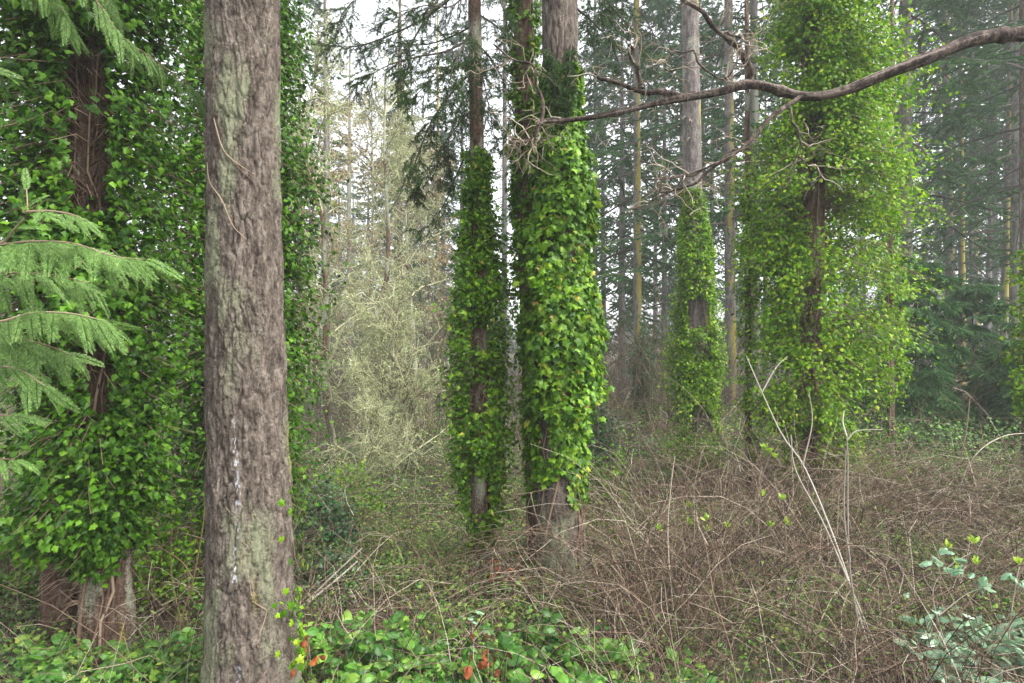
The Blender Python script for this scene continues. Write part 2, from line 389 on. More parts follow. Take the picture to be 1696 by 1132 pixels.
def bark_trunk(cv, nu, nv, amp, cw, ch, seed=0, moss=(0, 0, 0), lich=(0, 0), resin=None, zpow=1.0, flare=0.0, lobes=5):
    """displaced bark surface; moss=(strength, azimuth, width), lich=(amount at foot, amount above); returns Buf, attrs"""
    z0, z1 = cv.z[0], cv.z[-1]
    zz = z0 + (z1 - z0) * np.linspace(0, 1, nv) ** zpow
    az = np.arange(nu) * 2 * PI / nu
    A, Z = np.meshgrid(az, zz); cx_, cy_, r_ = cv.c(Z)
    hz = Z - z0
    r_ = r_ * (1 + flare * np.exp(-hz / .3) * (1 + .45 * np.cos(lobes * A + seed) + .25 * np.cos((lobes - 2) * A + 2.1 * seed)))
    P3 = np.stack([np.cos(A) * r_ * 6, np.sin(A) * r_ * 6, Z * 3], -1)
    w1 = fbm(P3, seed, 3) - .5; w2 = fbm(P3 + 31.7, seed + 5, 3) - .5
    ncol = max(4, int(round(2 * PI * float(np.median(r_)) / cw)))
    Pf = np.stack([np.cos(A) * r_ * 30, np.sin(A) * r_ * 30, Z * 16], -1)
    w3 = fbm(Pf, seed + 51, 3) - .5; w4 = fbm(Pf + 17.3, seed + 57, 3) - .5
    u = A / (2 * PI) * ncol + w1 * 1.7 + w3 * .8; v = Z / ch + w2 * 2.0 + w4 * .5
    iu = np.floor(u).astype(np.int64); iv = np.floor(v).astype(np.int64)
    f1 = np.full(u.shape, 9.); f2 = np.full(u.shape, 9.); hid = np.zeros(u.shape)
    for du in (-1, 0, 1):
        for dv in (-1, 0, 1):
            cu = iu + du; cvv = iv + dv; cm = np.mod(cu, ncol)
            ju = _h(cm, cvv, cm * 0 + 1, seed); jv = _h(cm, cvv, cm * 0 + 2, seed); hh = _h(cm, cvv, cm * 0 + 3, seed)
            dd = np.sqrt((cu + ju - u) ** 2 + (cvv + jv - v) ** 2)
            nw = dd < f1; f2 = np.where(nw, f1, np.minimum(f2, dd)); hid = np.where(nw, hh, hid); f1 = np.minimum(f1, dd)
    plate = sstep(.0, .13, f2 - f1)
    fine = fbm(np.stack([np.cos(A) * r_ * 45, np.sin(A) * r_ * 45, Z * 22], -1), seed + 9, 3) - .5
    ridge = fbm(np.stack([np.cos(A) * r_ / cw * .9, np.sin(A) * r_ / cw * .9, Z / ch * .55], -1) + w3[..., None] * .5, seed + 63, 2)
    fis = sstep(.0, .16, np.abs(ridge - .5) * 2)
    ridge2 = fbm(np.stack([np.cos(A) * r_ / cw * 1.9, np.sin(A) * r_ / cw * 1.9, Z / ch * 1.3], -1) + w3[..., None] * .6, seed + 67, 2)
    fis2 = sstep(.0, .2, np.abs(ridge2 - .5) * 2)
    flake = fbm(np.stack([np.cos(A) * r_ * 22, np.sin(A) * r_ * 22, Z * 5], -1), seed + 13, 2) - .5
    lump = fbm(np.stack([np.cos(A) * r_ * 4, np.sin(A) * r_ * 4, Z * 1.2], -1), seed + 19, 2) - .5
    st = flake * 9; ter = (np.floor(st) + sstep(.55, 1, st - np.floor(st))) / 9
    disp = amp * (plate * (.55 + .45 * hid) + fis * .7 + fis2 * .2 - 1.3 + fine * .5 + ter * 1.7) + lump * amp * .9
    rr = r_ + disp
    b = Buf(); V = np.stack([cx_ + np.cos(A) * rr, cy_ + np.sin(A) * rr, Z], -1)
    I, J = np.meshgrid(np.arange(nu), np.arange(nv - 1)); I2 = (I + 1) % nu
    b.add(V, q=np.stack([J * nu + I, J * nu + I2, (J + 1) * nu + I2, (J + 1) * nu + I], -1))
    nb = fbm(np.stack([np.cos(A) * r_ * 5, np.sin(A) * r_ * 5, Z * 1.6], -1), seed + 23, 4)
    nm = fbm(np.stack([np.cos(A) * r_ * 9, np.sin(A) * r_ * 9, Z * 1.1 + 7], -1), seed + 29, 4)
    lic = lich[1] + (lich[0] - lich[1]) * np.exp(-hz / 1.2)
    at = {'lichen': np.clip((nb - .5) * 2.2 + lic + .12 * hid - .05, 0, 1.),
          'moss': np.clip((nm - .62) * 1.8 + moss[0] * np.exp(-((np.mod(A - moss[1] + PI, 2 * PI) - PI) / max(moss[2], .01)) ** 2), 0, 1.) if moss[0] > 0 else np.zeros_like(A)}
    at['resin'] = resin(A, Z, nm) if resin else np.zeros_like(A)
    return b, at

FRONT = -PI / 2    # azimuth that faces the camera

def trunk_part(root, cv, mat, nu=14, nv=40, amp=.006, cw=.06, ch=.25, name='trunk', **kw):
    bb, at = bark_trunk(cv, nu, nv, amp, cw, ch, **kw)
    return part(name, bb, mat, root, attrs=at)

def base_of(cv):
    return (cv.x[0], cv.y[0], float(gz(cv.x[0], cv.y[0])))

# --- the big bare fir in the left foreground
DA = 4.05
cvA = curve_px(DA, [(-170, 402, 106), (0, 403, 112), (300, 404, 113), (600, 408, 121), (800, 411, 127), (950, 414, 133), (1080, 416, 141), (1180, 418, 155)])
tA = thing('fir_tree', 'thick bare fir trunk with scaly grey-brown bark and white resin streak, nearest the camera', 'tree', base_of(cvA))
def resinA(A, Z, nm):
    off = (np.mod(A - (math.atan2(-DA, -cvA.x[3]) - .28) + PI, 2 * PI) - PI + .05 * np.sin(Z * 7)) / .085
    st = np.exp(-off ** 2)
    zt = CAMH - (np.array([640, 700, 780, 880, 930, 960, 1050, 1075, 1130, 1150]) - CY) / F * DA
    am = np.interp(Z, zt[::-1], np.array([0, .7, .9, .7, .9, .2, .0, .95, 1, 0])[::-1])
    return np.clip(st * am * (.1 + .85 * sstep(.42, .66, fbm(np.stack([A * 30, 0 * A, Z * 42], -1), 71, 2))), 0, 1)
FRONT_A = math.atan2(-cvA.y[3], -cvA.x[3])
trA = trunk_part(tA, cvA, M['bark'], nu=280, nv=480, amp=.016, cw=.044, ch=.17, seed=4, moss=(.40, FRONT_A + 1.25, .55), lich=(.62, .08), resin=resinA, flare=.10, lobes=6)
zA = cvA.z[-1]; cvA_up = Curve([(zA - .02, cvA.x[-1], cvA.y[-1], cvA.r[-1]), (zA + 4, cvA.x[-1] - .03, cvA.y[-1], cvA.r[-1] * .8), (zA + 12, cvA.x[-1] - .05, cvA.y[-1], cvA.r[-1] * .35)])
trunk_part(tA, cvA_up, M['bark'], nu=60, nv=120, amp=.015, cw=.066, ch=.26, seed=4, name='upper_trunk')
# a few dead ivy stems clinging to its bark
for k, pts in enumerate([[(380, 215), (395, 262), (412, 283), (440, 302)], [(365, 282), (372, 315), (395, 345), (412, 385), (430, 405)], [(400, 270), (420, 295), (443, 318)]]):
    p3 = []
    for (x, y) in pts:
        q = px(x, y, DA); cx_, cy_, r_ = cvA.c(q[2]); dx = np.clip((q[0] - cx_) / r_, -.98, .98)
        p3.append((cx_ + dx * r_ * 1.03, cy_ - math.sqrt(1 - dx * dx) * r_ * 1.04, q[2]))
    bb = Buf(); pp = spline(p3, 14); tubes(bb, pp, np.linspace(.0038, .002, 14), 5); part('dead_ivy_stem', bb, M['vine'], tA)

# ------------------------------------------------------------------ climbing ivy
leaf_mesh = {}
def leaf_data(key, tpl, mat, nvar=3):
    if key not in leaf_mesh:
        out = []
        for k in range(nvar):
            v, t = tpl; v = v.copy(); v[:, 2] += rng.normal(0, .04, len(v)); v[:, 0] *= rng.uniform(.9, 1.1)
            b = Buf(); b.add(v, t=t); out.append(b.mesh(key, mat, smooth=False))
        leaf_mesh[key] = out
    return leaf_mesh[key]

def climbing_ivy(label, cv, d, prof, shoots, per, size, mat, tpl=IVY_S, surf=0, vines=5, singles=0, gap=None, clump=1.0, vmat=None, group=None, vine_r=.012, seed=1, surf_size=None, back=.55, zlow=None, ncl=0, cj=.26):
    """prof: (py, left px, right px) outline of the leaf mass; shoots stand out of the trunk, surf leaves lie on the bark"""
    pr = np.array([((CAMH - (py - CY) / F * d), (xl - CX) / F * d, (xr - CX) / F * d) for (py, xl, xr) in prof]); pr = pr[np.argsort(pr[:, 0])]
    zlo, zhi = pr[0, 0], pr[-1, 0]
    foot = zlow if zlow is not None else zlo
    xb, yb, rb = cv.c(foot)
    root = thing('climbing_ivy', label, 'ivy', (float(xb), float(yb - rb), float(max(foot, gz(xb, yb)))), group)
    def front_bias(n):
        a = rng.uniform(0, 2 * PI, n * 3); keep = rng.uniform(0, 1, n * 3) < np.where(np.sin(a) < .25, 1, back); return a[keep][:n]
    az = front_bias(shoots); n = len(az); z = rng.uniform(zlo, zhi, n); cf = np.ones(n)
    if ncl:
        ca = front_bias(ncl); nc = len(ca); cz = rng.uniform(zlo, zhi, nc); cl_ = rng.uniform(.62, 1.16, nc); ci = rng.integers(0, nc, n)
        az = ca[ci] + rng.normal(0, cj, n); z = np.clip(cz[ci] + rng.normal(0, cj * .65, n), zlo, zhi); cf = cl_[ci]
    cx_, cy_, r_ = cv.c(z)
    XL = np.interp(z, pr[:, 0], pr[:, 1]); XR = np.interp(z, pr[:, 0], pr[:, 2])
    w = (np.cos(az) + 1) / 2; Ro = (cx_ - XL) * (1 - w) + (XR - cx_) * w
    Ro = np.minimum(Ro, ((XR - XL) / 2) * 1.25)
    nz = fbm(np.stack([np.cos(az) * 1.4 + cx_, np.sin(az) * 1.4, z * 1.5], -1), seed + 40, 3)
    Ro = np.maximum(r_ + .03, Ro * (1 - clump * .55 * sstep(.35, .65, nz)) * cf * rng.uniform(.72, 1.06, n))
    out = np.stack([np.cos(az), np.sin(az), np.zeros(n)], -1); tanv = np.stack([-np.sin(az), np.cos(az), np.zeros(n)], -1)
    ln = Ro - r_; lift = rng.uniform(-.05, .35, n)
    p0 = np.stack([cx_, cy_, z], -1) + out * (r_ * .9)[:, None]
    sd_ = tanv * rng.normal(0, .25, n)[:, None]
    p1 = p0 + (out + sd_) * (ln * .55)[:, None] + np.array([0, 0, 1]) * (ln * lift)[:, None]
    p2 = p0 + (out + sd_ * 1.4) * ln[:, None] + np.array([0, 0, 1]) * (ln * (lift - .25))[:, None]
    paths = np.stack([p0, p1, p2], 1)
    t = 1 - rng.uniform(0, 1, (n, per)) ** 1.6 * .85
    pos, tan = at_path(paths, t)
    pos = (pos + rng.normal(0, 1, pos.shape) * (.02 + .11 * np.minimum(ln, .5))[:, None, None]).reshape(-1, 3)
    o2 = np.repeat(out, per, 0); m = len(pos)
    nor = nrm(o2 * .55 + np.array([0, 0, .75]) + rng.normal(0, .42, (m, 3)))
    tip = nrm(o2 * .6 + np.array([0, 0, -.55]) + rng.normal(0, .55, (m, 3)))
    sz = rng.uniform(size[0], size[1], m)
    if surf:
        a = front_bias(surf); k = len(a); zs = rng.uniform(zlo, zhi, k); cx2, cy2, r2 = cv.c(zs)
        XL = np.interp(zs, pr[:, 0], pr[:, 1]); XR = np.interp(zs, pr[:, 0], pr[:, 2]); w = (np.cos(a) + 1) / 2
        Rm = (cx2 - XL) * (1 - w) + (XR - cx2) * w
        lump = fbm(np.stack([np.cos(a) * 1.2, np.sin(a) * 1.2, zs * 1.8], -1), seed + 60, 3)
        rr = r2 + .015 + np.maximum(0, Rm - r2) * (.25 + .75 * sstep(.35, .65, lump)) * rng.uniform(.55, 1.0, k)
        o3 = np.stack([np.cos(a), np.sin(a), 0 * a], -1)
        pos = np.concatenate([pos, np.stack([cx2, cy2, zs], -1) + o3 * rr[:, None]])
        nor = np.concatenate([nor, nrm(o3 + np.array([0, 0, .38]) + rng.normal(0, .42, (k, 3)))])
        tip = np.concatenate([tip, nrm(np.array([0, 0, -1.]) + o3 * .25 + rng.normal(0, .45, (k, 3)))])
        s2 = surf_size or size; sz = np.concatenate([sz, rng.uniform(s2[0], s2[1], k)])
    if gap is not None:
        keep = ~gap(pos, *cv.c(pos[:, 2])); pos, nor, tip, sz = pos[keep], nor[keep], tip[keep], sz[keep]
    keep = pos[:, 2] > gz(pos[:, 0], pos[:, 1]) + .05; pos, nor, tip, sz = pos[keep], nor[keep], tip[keep], sz[keep]
    if singles:
        cx3, cy3, r3 = cv.c(pos[:, 2]); fr = (cy3 - pos[:, 1]) + rng.uniform(0, .15, len(pos)) + sz * 2
        vis = (pos[:, 2] < CAMH + .54 * d) & (pos[:, 2] > 0)
        order = np.argsort(-np.where(vis, fr, -9)); pick = np.zeros(len(pos), bool); pick[order[:singles * 3:3]] = True
        leaf_objects('ivy_leaf', leaf_data('ivy_leaf_' + mat.name, IVY, mat), pos[pick], nor[pick], tip[pick], sz[pick] * 1.12, root)
        pos, nor, tip, sz = pos[~pick], nor[~pick], tip[~pick], sz[~pick]
    bb = Buf(); scatter(bb, tpl, pos, nor, tip, sz); part('foliage', bb, mat, root, smooth=False, stuff=True)
    bb = Buf(); sel = ln > .12
    if sel.any():
        tubes(bb, paths[sel], np.tile([.005, .004, .002], (sel.sum(), 1)), 3); part('shoot', bb, vmat or M['vine'], root, stuff=True)
    for k in range(vines):
        a0 = rng.uniform(-PI * .95, -.05); zz = np.linspace(max(foot - .6, float(gz(xb, yb)) - .03), zhi - rng.uniform(0, 1.0), 26)
        aa = a0 + np.cumsum(rng.normal(0, .16, 26)) + .25 * np.sin(zz * rng.uniform(1.5, 4) + a0); cx4, cy4, r4 = cv.c(zz)
        rad = vine_r * rng.uniform(.5, 1.5); bb = Buf()
        tubes(bb, np.stack([cx4 + np.cos(aa) * (r4 + rad * .7), cy4 + np.sin(aa) * (r4 + rad * .7), zz], -1), np.linspace(rad, rad * .4, 26), 5)
        part('vine', bb, vmat or M['vine'], root)
    return root

# sparse ivy creeping up the right foot of the big fir
climbing_ivy('sparse young ivy creeping up the right foot of the nearest bare trunk', cvA, DA, [(1150, 400, 535), (1050, 405, 525), (960, 410, 512), (860, 412, 504), (800, 415, 494)], 0 + 2, 4, (.03, .055), M['ivy_light'], tpl=IVY, surf=750, vines=2, vine_r=.004,
             gap=lambda p, cx_, cy_, r_: (np.arctan2(p[:, 1] - cy_, p[:, 0] - cx_) < -.75) | (np.arctan2(p[:, 1] - cy_, p[:, 0] - cx_) > .6) | (rng.uniform(0, 1, len(p)) < .35 + .5 * (p[:, 2] > .9)))

# --- left ivy tree with its darker twin
DB = 4.85
cvB = curve_px(DB, [(-700, 138, 45), (-100, 142, 55), (100, 148, 60), (350, 152, 62), (600, 165, 64), (800, 176, 66), (960, 177, 72), (1060, 177, 78), (1125, 177, 86)])
tB = thing('fir_tree', 'two-stemmed dark trunk with a yellow moss patch, wrapped in ivy at the left edge', 'tree', base_of(cvB))
trunk_part(tB, cvB, M['bark_dark'], nu=120, nv=340, amp=.017, cw=.06, ch=.25, seed=8, moss=(.42, math.atan2(-DB, 3.2) + .55, .22), lich=(.16, .0), flare=.14)
cvB2 = curve_px(DB + .12, [(-300, 100, 34), (300, 104, 44), (800, 108, 52), (1000, 106, 64), (1110, 103, 74)])
trunk_part(tB, cvB2, M['bark_dark'], nu=70, nv=240, amp=.014, cw=.06, ch=.22, seed=9, flare=.08)
def ray_off(p, cx_, cy_):
    return (p[:, 0] / p[:, 1] - cx_ / cy_) * cy_
def gapB(p, cx_, cy_, r_):
    dx = np.abs(ray_off(p, cx_, cy_) + .02); z = p[:, 2]; fr = p[:, 1] < cy_ + .15
    hi = (z > 3.45) & (z < 4.75) & (dx < .15) & fr & (noise(p * 2.2, 5) > .33)
    md = (z > 2.0) & (z < 2.5) & (dx < .09) & fr
    lo = (z < .5 + .7 * noise(p * np.array([5, 5, .8]), 4)) & (p[:, 0] > cx_ - .75)
    return hi | md | lo
climbing_ivy('deep green bushy ivy over the two-stemmed trunk at the left edge', cvB, DB, [(-80, -60, 320), (150, -40, 325), (400, -40, 325), (600, -25, 320), (720, -10, 300), (840, 10, 270), (930, 20, 240), (985, 60, 215)],
             2000, 18, (.038, .070), M['ivy_deep'], ncl=420, surf=2400, vines=6, vine_r=.011, singles=300, gap=gapB, seed=2, clump=.5)
# --- ivy column behind the big fir
DC = 6.3
cvC = curve_px(DC, [(-600, 405, 50), (0, 408, 58), (500, 412, 64), (900, 415, 75), (960, 415, 84)])
tC = thing('fir_tree', 'ivy-smothered trunk hidden right behind the nearest bare fir', 'tree', base_of(cvC))
trunk_part(tC, cvC, M['bark_dark'], nu=40, nv=120, amp=.012, seed=12)
climbing_ivy('tall dense dark ivy column showing right of the nearest bare fir trunk', cvC, DC, [(-60, 290, 506), (60, 280, 514), (160, 275, 532), (260, 265, 540), (330, 265, 528), (400, 262, 528), (500, 260, 538), (600, 255, 538), (700, 255, 532), (790, 265, 526), (870, 300, 505)],
             2400, 18, (.038, .064), M['ivy_deep'], tpl=KITE, ncl=600, surf=2400, vines=3, singles=250, seed=3, clump=.25)
# --- slender ivy tree left of the middle
DD = 6.7
cvD = curve_px(DD, [(-700, 780, 14), (-200, 784, 18), (0, 786, 21), (250, 790, 24), (500, 794, 25), (750, 795, 27), (900, 796, 31), (990, 797, 36)])
tD = thing('fir_tree', 'slender fir trunk with green-stained bark, drooping needle boughs spread to its left', 'tree', base_of(cvD))
trunk_part(tD, cvD, M['bark_dark'], nu=48, nv=260, amp=.006, cw=.035, ch=.15, seed=14, moss=(.42, -.6, 1.2), lich=(.5, .3))
climbing_ivy('narrow glossy ivy column on the slender trunk left of the middle tree', cvD, DD, [(255, 776, 814), (330, 764, 829), (420, 755, 832), (480, 740, 850), (560, 730, 858), (620, 727, 860), (700, 728, 860), (790, 733, 858), (850, 754, 846), (895, 783, 810)],
             950, 16, (.036, .062), M['ivy_mid'], ncl=200, surf=1300, vines=3, vine_r=.007, singles=200, seed=4, clump=.3,
             gap=lambda p, cx_, cy_, r_: (np.abs(p[:, 0] - cx_) < r_ * 1.1) & (p[:, 1] < cy_) & (noise(p * 3.1, 8) > .62))
# --- the ivy tree in the middle, two stems
DE = 6.2
cvE = curve_px(DE, [(-700, 926, 44), (-200, 926, 52), (0, 927, 57), (300, 928, 62), (600, 928, 66), (800, 928, 72), (900, 928, 78), (985, 928, 92)])
tE = thing('fir_tree', 'stout fir in the middle with fluted grey foot and bare brown upper trunk', 'tree', base_of(cvE))
trunk_part(tE, cvE, M['bark'], nu=150, nv=400, amp=.016, cw=.055, ch=.25, seed=21, moss=(.35, -.2, .7), lich=(.75, .08), flare=.16, lobes=7)
cvE2 = curve_px(DE + .45, [(-600, 862, 26), (0, 866, 32), (300, 872, 36), (600, 884, 40), (800, 893, 44), (960, 900, 54)])
tE2 = thing('fir_tree', 'dark ivied second trunk close behind the stout middle fir on its left', 'tree', base_of(cvE2))
trunk_part(tE2, cvE2, M['bark_dark'], nu=60, nv=200, amp=.01, cw=.05, ch=.2, seed=22)
climbing_ivy('thick bright ivy with yellowing leaves round the stout middle fir', cvE, DE, [(120, 899, 935), (170, 890, 950), (205, 882, 968), (260, 870, 984), (330, 868, 988), (400, 866, 990), (460, 862, 988), (520, 860, 1000), (580, 862, 1002), (640, 866, 1006), (690, 872, 996), (730, 880, 982), (780, 886, 968), (832, 893, 964)],
             480, 13, (.04, .08), M['ivy_front'], tpl=IVY, surf=7000, surf_size=(.03, .09), vines=6, vine_r=.009, singles=300, seed=5, clump=.55, back=.7,
             gap=lambda p, cx_, cy_, r_: ((p[:, 2] < .95 + .3 * noise(p * 4, 7)) & (p[:, 0] < cx_ + r_ * .35)) | ((np.abs(p[:, 0] - cx_ + .16) < .05) & (p[:, 2] < 2.6) & (noise(p * 2.5, 3) > .4)))
climbing_ivy('dark shaded ivy on the second trunk close behind the stout middle fir', cvE2, DE + .45, [(-50, 838, 895), (100, 836, 900), (300, 838, 905), (500, 850, 910), (640, 860, 915), (760, 866, 912), (820, 874, 910)],
             420, 15, (.04, .065), M['ivy_mid'], ncl=90, surf=1000, vines=3, vine_r=.008, seed=6, clump=.7)

# --- big ivy tree on the right
DG = 9.0
cvG = curve_px(DG, [(-500, 1350, 30), (0, 1348, 34), (300, 1345, 38), (600, 1338, 42), (780, 1332, 46), (870, 1330, 52)])
tG = thing('fir_tree', 'dark trunk inside the broad light green ivy tower at right', 'tree', base_of(cvG))
trunk_part(tG, cvG, M['bark_dark'], nu=50, nv=200, amp=.012, seed=31)
climbing_ivy('broad tower of light yellow-green ivy right of centre', cvG, DG, [(-40, 1275, 1480), (30, 1258, 1496), (100, 1252, 1508), (160, 1266, 1500), (230, 1224, 1515), (300, 1216, 1534), (350, 1210, 1548), (420, 1210, 1532), (500, 1210, 1512), (600, 1212, 1490), (700, 1232, 1446), (770, 1270, 1406), (850, 1312, 1366)],
             3200, 24, (.040, .072), M['ivy_light'], tpl=KITE, ncl=170, cj=.19, surf=1500, vines=4, seed=7, clump=.5,
             gap=lambda p, cx_, cy_, r_: (np.abs(ray_off(p, cx_, cy_) - .03) < .05 + .2 * noise(p * 2.3, 13)) & (p[:, 1] < cy_) & (p[:, 2] < 5.6) & (noise(p * 2.6, 12) > .40) & (rng.uniform(0, 1, len(p)) < .93))
# thin trunk with ivy tufts between the two right ivy trees, and another on the far side of the tower
DQ = 9.8
cvQ = curve_px(DQ, [(-200, 1236, 6), (350, 1238, 9), (820, 1240, 12)])
tQ = thing('young_tree', 'thin dark stem just left of the light green ivy tower', 'tree', base_of(cvQ)); trunk_part(tQ, cvQ, M['bark_dark'], nu=10, nv=60, amp=.004)
climbing_ivy('loose tufts of ivy on the thin stem left of the light green tower', cvQ, DQ, [(330, 1232, 1248), (480, 1222, 1258), (620, 1218, 1262), (740, 1222, 1262), (800, 1232, 1250)], 130, 14, (.045, .07), M['ivy_light'], surf=150, vines=1, seed=8)
DR = 11.0
cvR = curve_px(DR, [(-100, 1478, 5), (400, 1474, 9), (780, 1476, 12)])
tR = thing('young_tree', 'thin reddish-brown stem at the right side of the light green ivy tower', 'tree', base_of(cvR)); trunk_part(tR, cvR, M['bark_dark'], nu=10, nv=60, amp=.004)
climbing_ivy('ivy tufts on the thin reddish stem right of the light green tower', cvR, DR, [(270, 1458, 1492), (400, 1450, 1500), (520, 1445, 1500), (640, 1440, 1505), (740, 1450, 1500)], 130, 14, (.045, .075), M['ivy_light'], surf=100, vines=1, seed=9)
DR2 = 9.5
cvR2 = curve_px(DR2, [(420, 1702, 6), (600, 1700, 9), (760, 1698, 12)])
tR2 = thing('young_tree', 'thin stem cut by the right edge of the picture', 'tree', base_of(cvR2)); trunk_part(tR2, cvR2, M['bark_dark'], nu=10, nv=50, amp=.004)
climbing_ivy('yellow-green leafy ivy spray at the right edge', cvR2, DR2, [(400, 1682, 1730), (470, 1660, 1740), (560, 1655, 1740), (640, 1668, 1740), (690, 1680, 1730)], 150, 13, (.05, .08), M['ivy_light'], surf=60, vines=1, seed=10)

# --- the ivy tree with a bare grey upper trunk, right of the middle
DF = 13.2
cvF = curve_px(DF, [(-400, 1142, 22), (0, 1143, 26), (300, 1147, 30), (500, 1152, 36), (700, 1160, 42), (770, 1162, 48)])
tF = thing('fir_tree', 'straight fir with bare grey upper trunk behind the bare limb, ivy only below', 'tree', base_of(cvF))
trunk_part(tF, cvF, M['bark_grey'], nu=60, nv=260, amp=.012, cw=.08, ch=.3, seed=41, moss=(.6, -.3, .7), lich=(.12, .12))
for k in range(26):   # broken branch stubs
    z = rng.uniform(5, 12); a = rng.uniform(0, 2 * PI); x0, y0, r0 = cvF.c(z); L = rng.uniform(.12, .6)
    o = np.array([math.cos(a), math.sin(a), rng.uniform(-.3, .2)]); p0 = np.array([x0, y0, z]) + o * r0 * .8
    bb = Buf(); tubes(bb, np.stack([p0, p0 + o * L * .5, p0 + o * L + [0, 0, -.08]]), np.array([.022, .014, .005]), 5); part('branch_stub', bb, M['twig'], tF)
climbing_ivy('mid green ivy sleeve on the lower trunk of the bare-topped grey fir', cvF, DF, [(318, 1132, 1166), (380, 1124, 1176), (460, 1116, 1184), (540, 1102, 1200), (620, 1096, 1204), (700, 1102, 1200), (758, 1122, 1188)],
             1500, 15, (.048, .08), M['ivy_light'], tpl=KITE, ncl=200, surf=3200, vines=6, seed=11, clump=.3,
             gap=lambda p, cx_, cy_, r_: (np.abs(ray_off(p, cx_, cy_) - .05) < .22) & (p[:, 1] < cy_) & (p[:, 2] < 3.4) & (noise(p * 2.6, 15) > .45))

# ------------------------------------------------------------------ conifers
def blades(buf, paths, width, twist=True):
    """flat needle sprays along short twigs: two crossed diamonds each"""
    b0 = paths[:, 0]; tp = paths[:, -1]; md = paths[:, paths.shape[1] // 2]
    d = nrm(tp - b0); side = nrm(np.cross(d, [0, 0, 1.]) + 1e-4); upv = np.cross(side, d); n = len(b0)
    w = (width * rng.uniform(.6, 1.2, n))[:, None]
    for s in ((side, upv) if twist else (side,)):
        v = np.stack([b0, md + s * w, tp, md - s * w], 1)
        k = np.arange(n)[:, None] * 4
        buf.add(v, t=np.concatenate([k + [0, 1, 2], k + [0, 2, 3]]))

def fir_crown(H, z0, Lmax, nb, seed, droop=.12, sec=13, ter=5, low=.45, mat=None, w=.035, pitch=-.12, top_sharp=1.0):
    """local crown mesh of a conifer: whorled boughs with flat drooping sprays. returns (needle Buf, branch Buf)"""
    global rng
    keep = rng; rng = np.random.default_rng(seed)
    u = (np.arange(nb) + rng.uniform(0, 1, nb)) / nb; z = z0 + (H - z0) * u ** .92
    az = np.arange(nb) * 2.39996 + rng.normal(0, .3, nb)
    pf = np.clip((1 - u) ** .75, 0, 1) * (low + (1 - low) * sstep(0, .25, u))
    L = Lmax * pf * rng.uniform(.6, 1.1, nb) + .25 * top_sharp
    d = np.stack([np.cos(az), np.sin(az), pitch + .55 * u ** 2 + rng.normal(0, .1, nb)], -1); d = nrm(d)
    p = [np.stack([0 * z, 0 * z, z], -1)]
    for k in range(1, 6):
        d = nrm(d + rng.normal(0, .07, d.shape) + np.array([0, 0, -droop * (1 - u)[0]]) * (1 if k < 4 else -.8))
        p.append(p[-1] + d * (L / 5)[:, None])
    prim = np.stack(p, 1)
    s1, t1 = grow(prim, sec, .18, 1, lambda t: np.repeat(L[:, None], t.shape[1], 1) * .42 * (1.12 - t) + .1, .95, 3, True, droop * .9, .1)
    s2, t2 = grow(s1, ter, .1, 1, .26, .8, 2, True, droop * 1.2, .1)
    nb_ = Buf(); blades(nb_, s2, w); blades(nb_, s1, w * .8, False)
    nb_.mesh  # noqa
    br = Buf(); rad = np.linspace(1, .15, 6)[None] * (.006 + L * .009)[:, None]; tubes(br, prim, rad, 3)
    rng = keep
    return nb_, br

def mesh_pair(name, mat, **kw):
    a, b_ = fir_crown(mat=mat, **kw)
    return a.mesh(name + '_needles', mat, smooth=False), b_.mesh(name + '_boughs', M['bough'])

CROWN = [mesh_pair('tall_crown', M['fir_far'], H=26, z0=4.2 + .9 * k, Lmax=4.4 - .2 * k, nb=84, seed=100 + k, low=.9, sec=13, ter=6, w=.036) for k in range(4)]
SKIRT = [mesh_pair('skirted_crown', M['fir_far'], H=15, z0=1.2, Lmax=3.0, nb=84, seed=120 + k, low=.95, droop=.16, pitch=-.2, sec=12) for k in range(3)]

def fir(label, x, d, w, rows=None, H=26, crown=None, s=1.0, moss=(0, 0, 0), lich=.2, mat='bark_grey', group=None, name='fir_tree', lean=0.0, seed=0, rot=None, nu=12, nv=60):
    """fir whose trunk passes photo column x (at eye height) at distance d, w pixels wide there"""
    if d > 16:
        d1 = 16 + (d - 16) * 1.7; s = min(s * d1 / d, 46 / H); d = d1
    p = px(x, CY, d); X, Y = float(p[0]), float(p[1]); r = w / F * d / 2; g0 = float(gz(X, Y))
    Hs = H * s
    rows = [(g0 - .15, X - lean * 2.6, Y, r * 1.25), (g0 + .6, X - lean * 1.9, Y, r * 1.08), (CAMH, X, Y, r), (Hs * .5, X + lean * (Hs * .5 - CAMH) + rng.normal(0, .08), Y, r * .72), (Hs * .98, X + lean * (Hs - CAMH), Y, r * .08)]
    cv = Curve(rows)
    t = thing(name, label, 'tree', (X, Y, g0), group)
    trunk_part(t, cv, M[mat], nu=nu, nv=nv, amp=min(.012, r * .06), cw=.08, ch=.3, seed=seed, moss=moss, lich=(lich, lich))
    if crown is not None:
        c = link('crown', crown[0], t); c['kind'] = 'stuff'; c.scale = (s, s, s); c.rotation_euler = (0, 0, rot if rot is not None else rng.uniform(0, 6.28))
        b2 = link('bough', crown[1], t); b2['kind'] = 'stuff'; b2.scale = c.scale; b2.rotation_euler = c.rotation_euler
    return t

MO = lambda s, a=-.1, w=1.0: (s + .3, a, w)
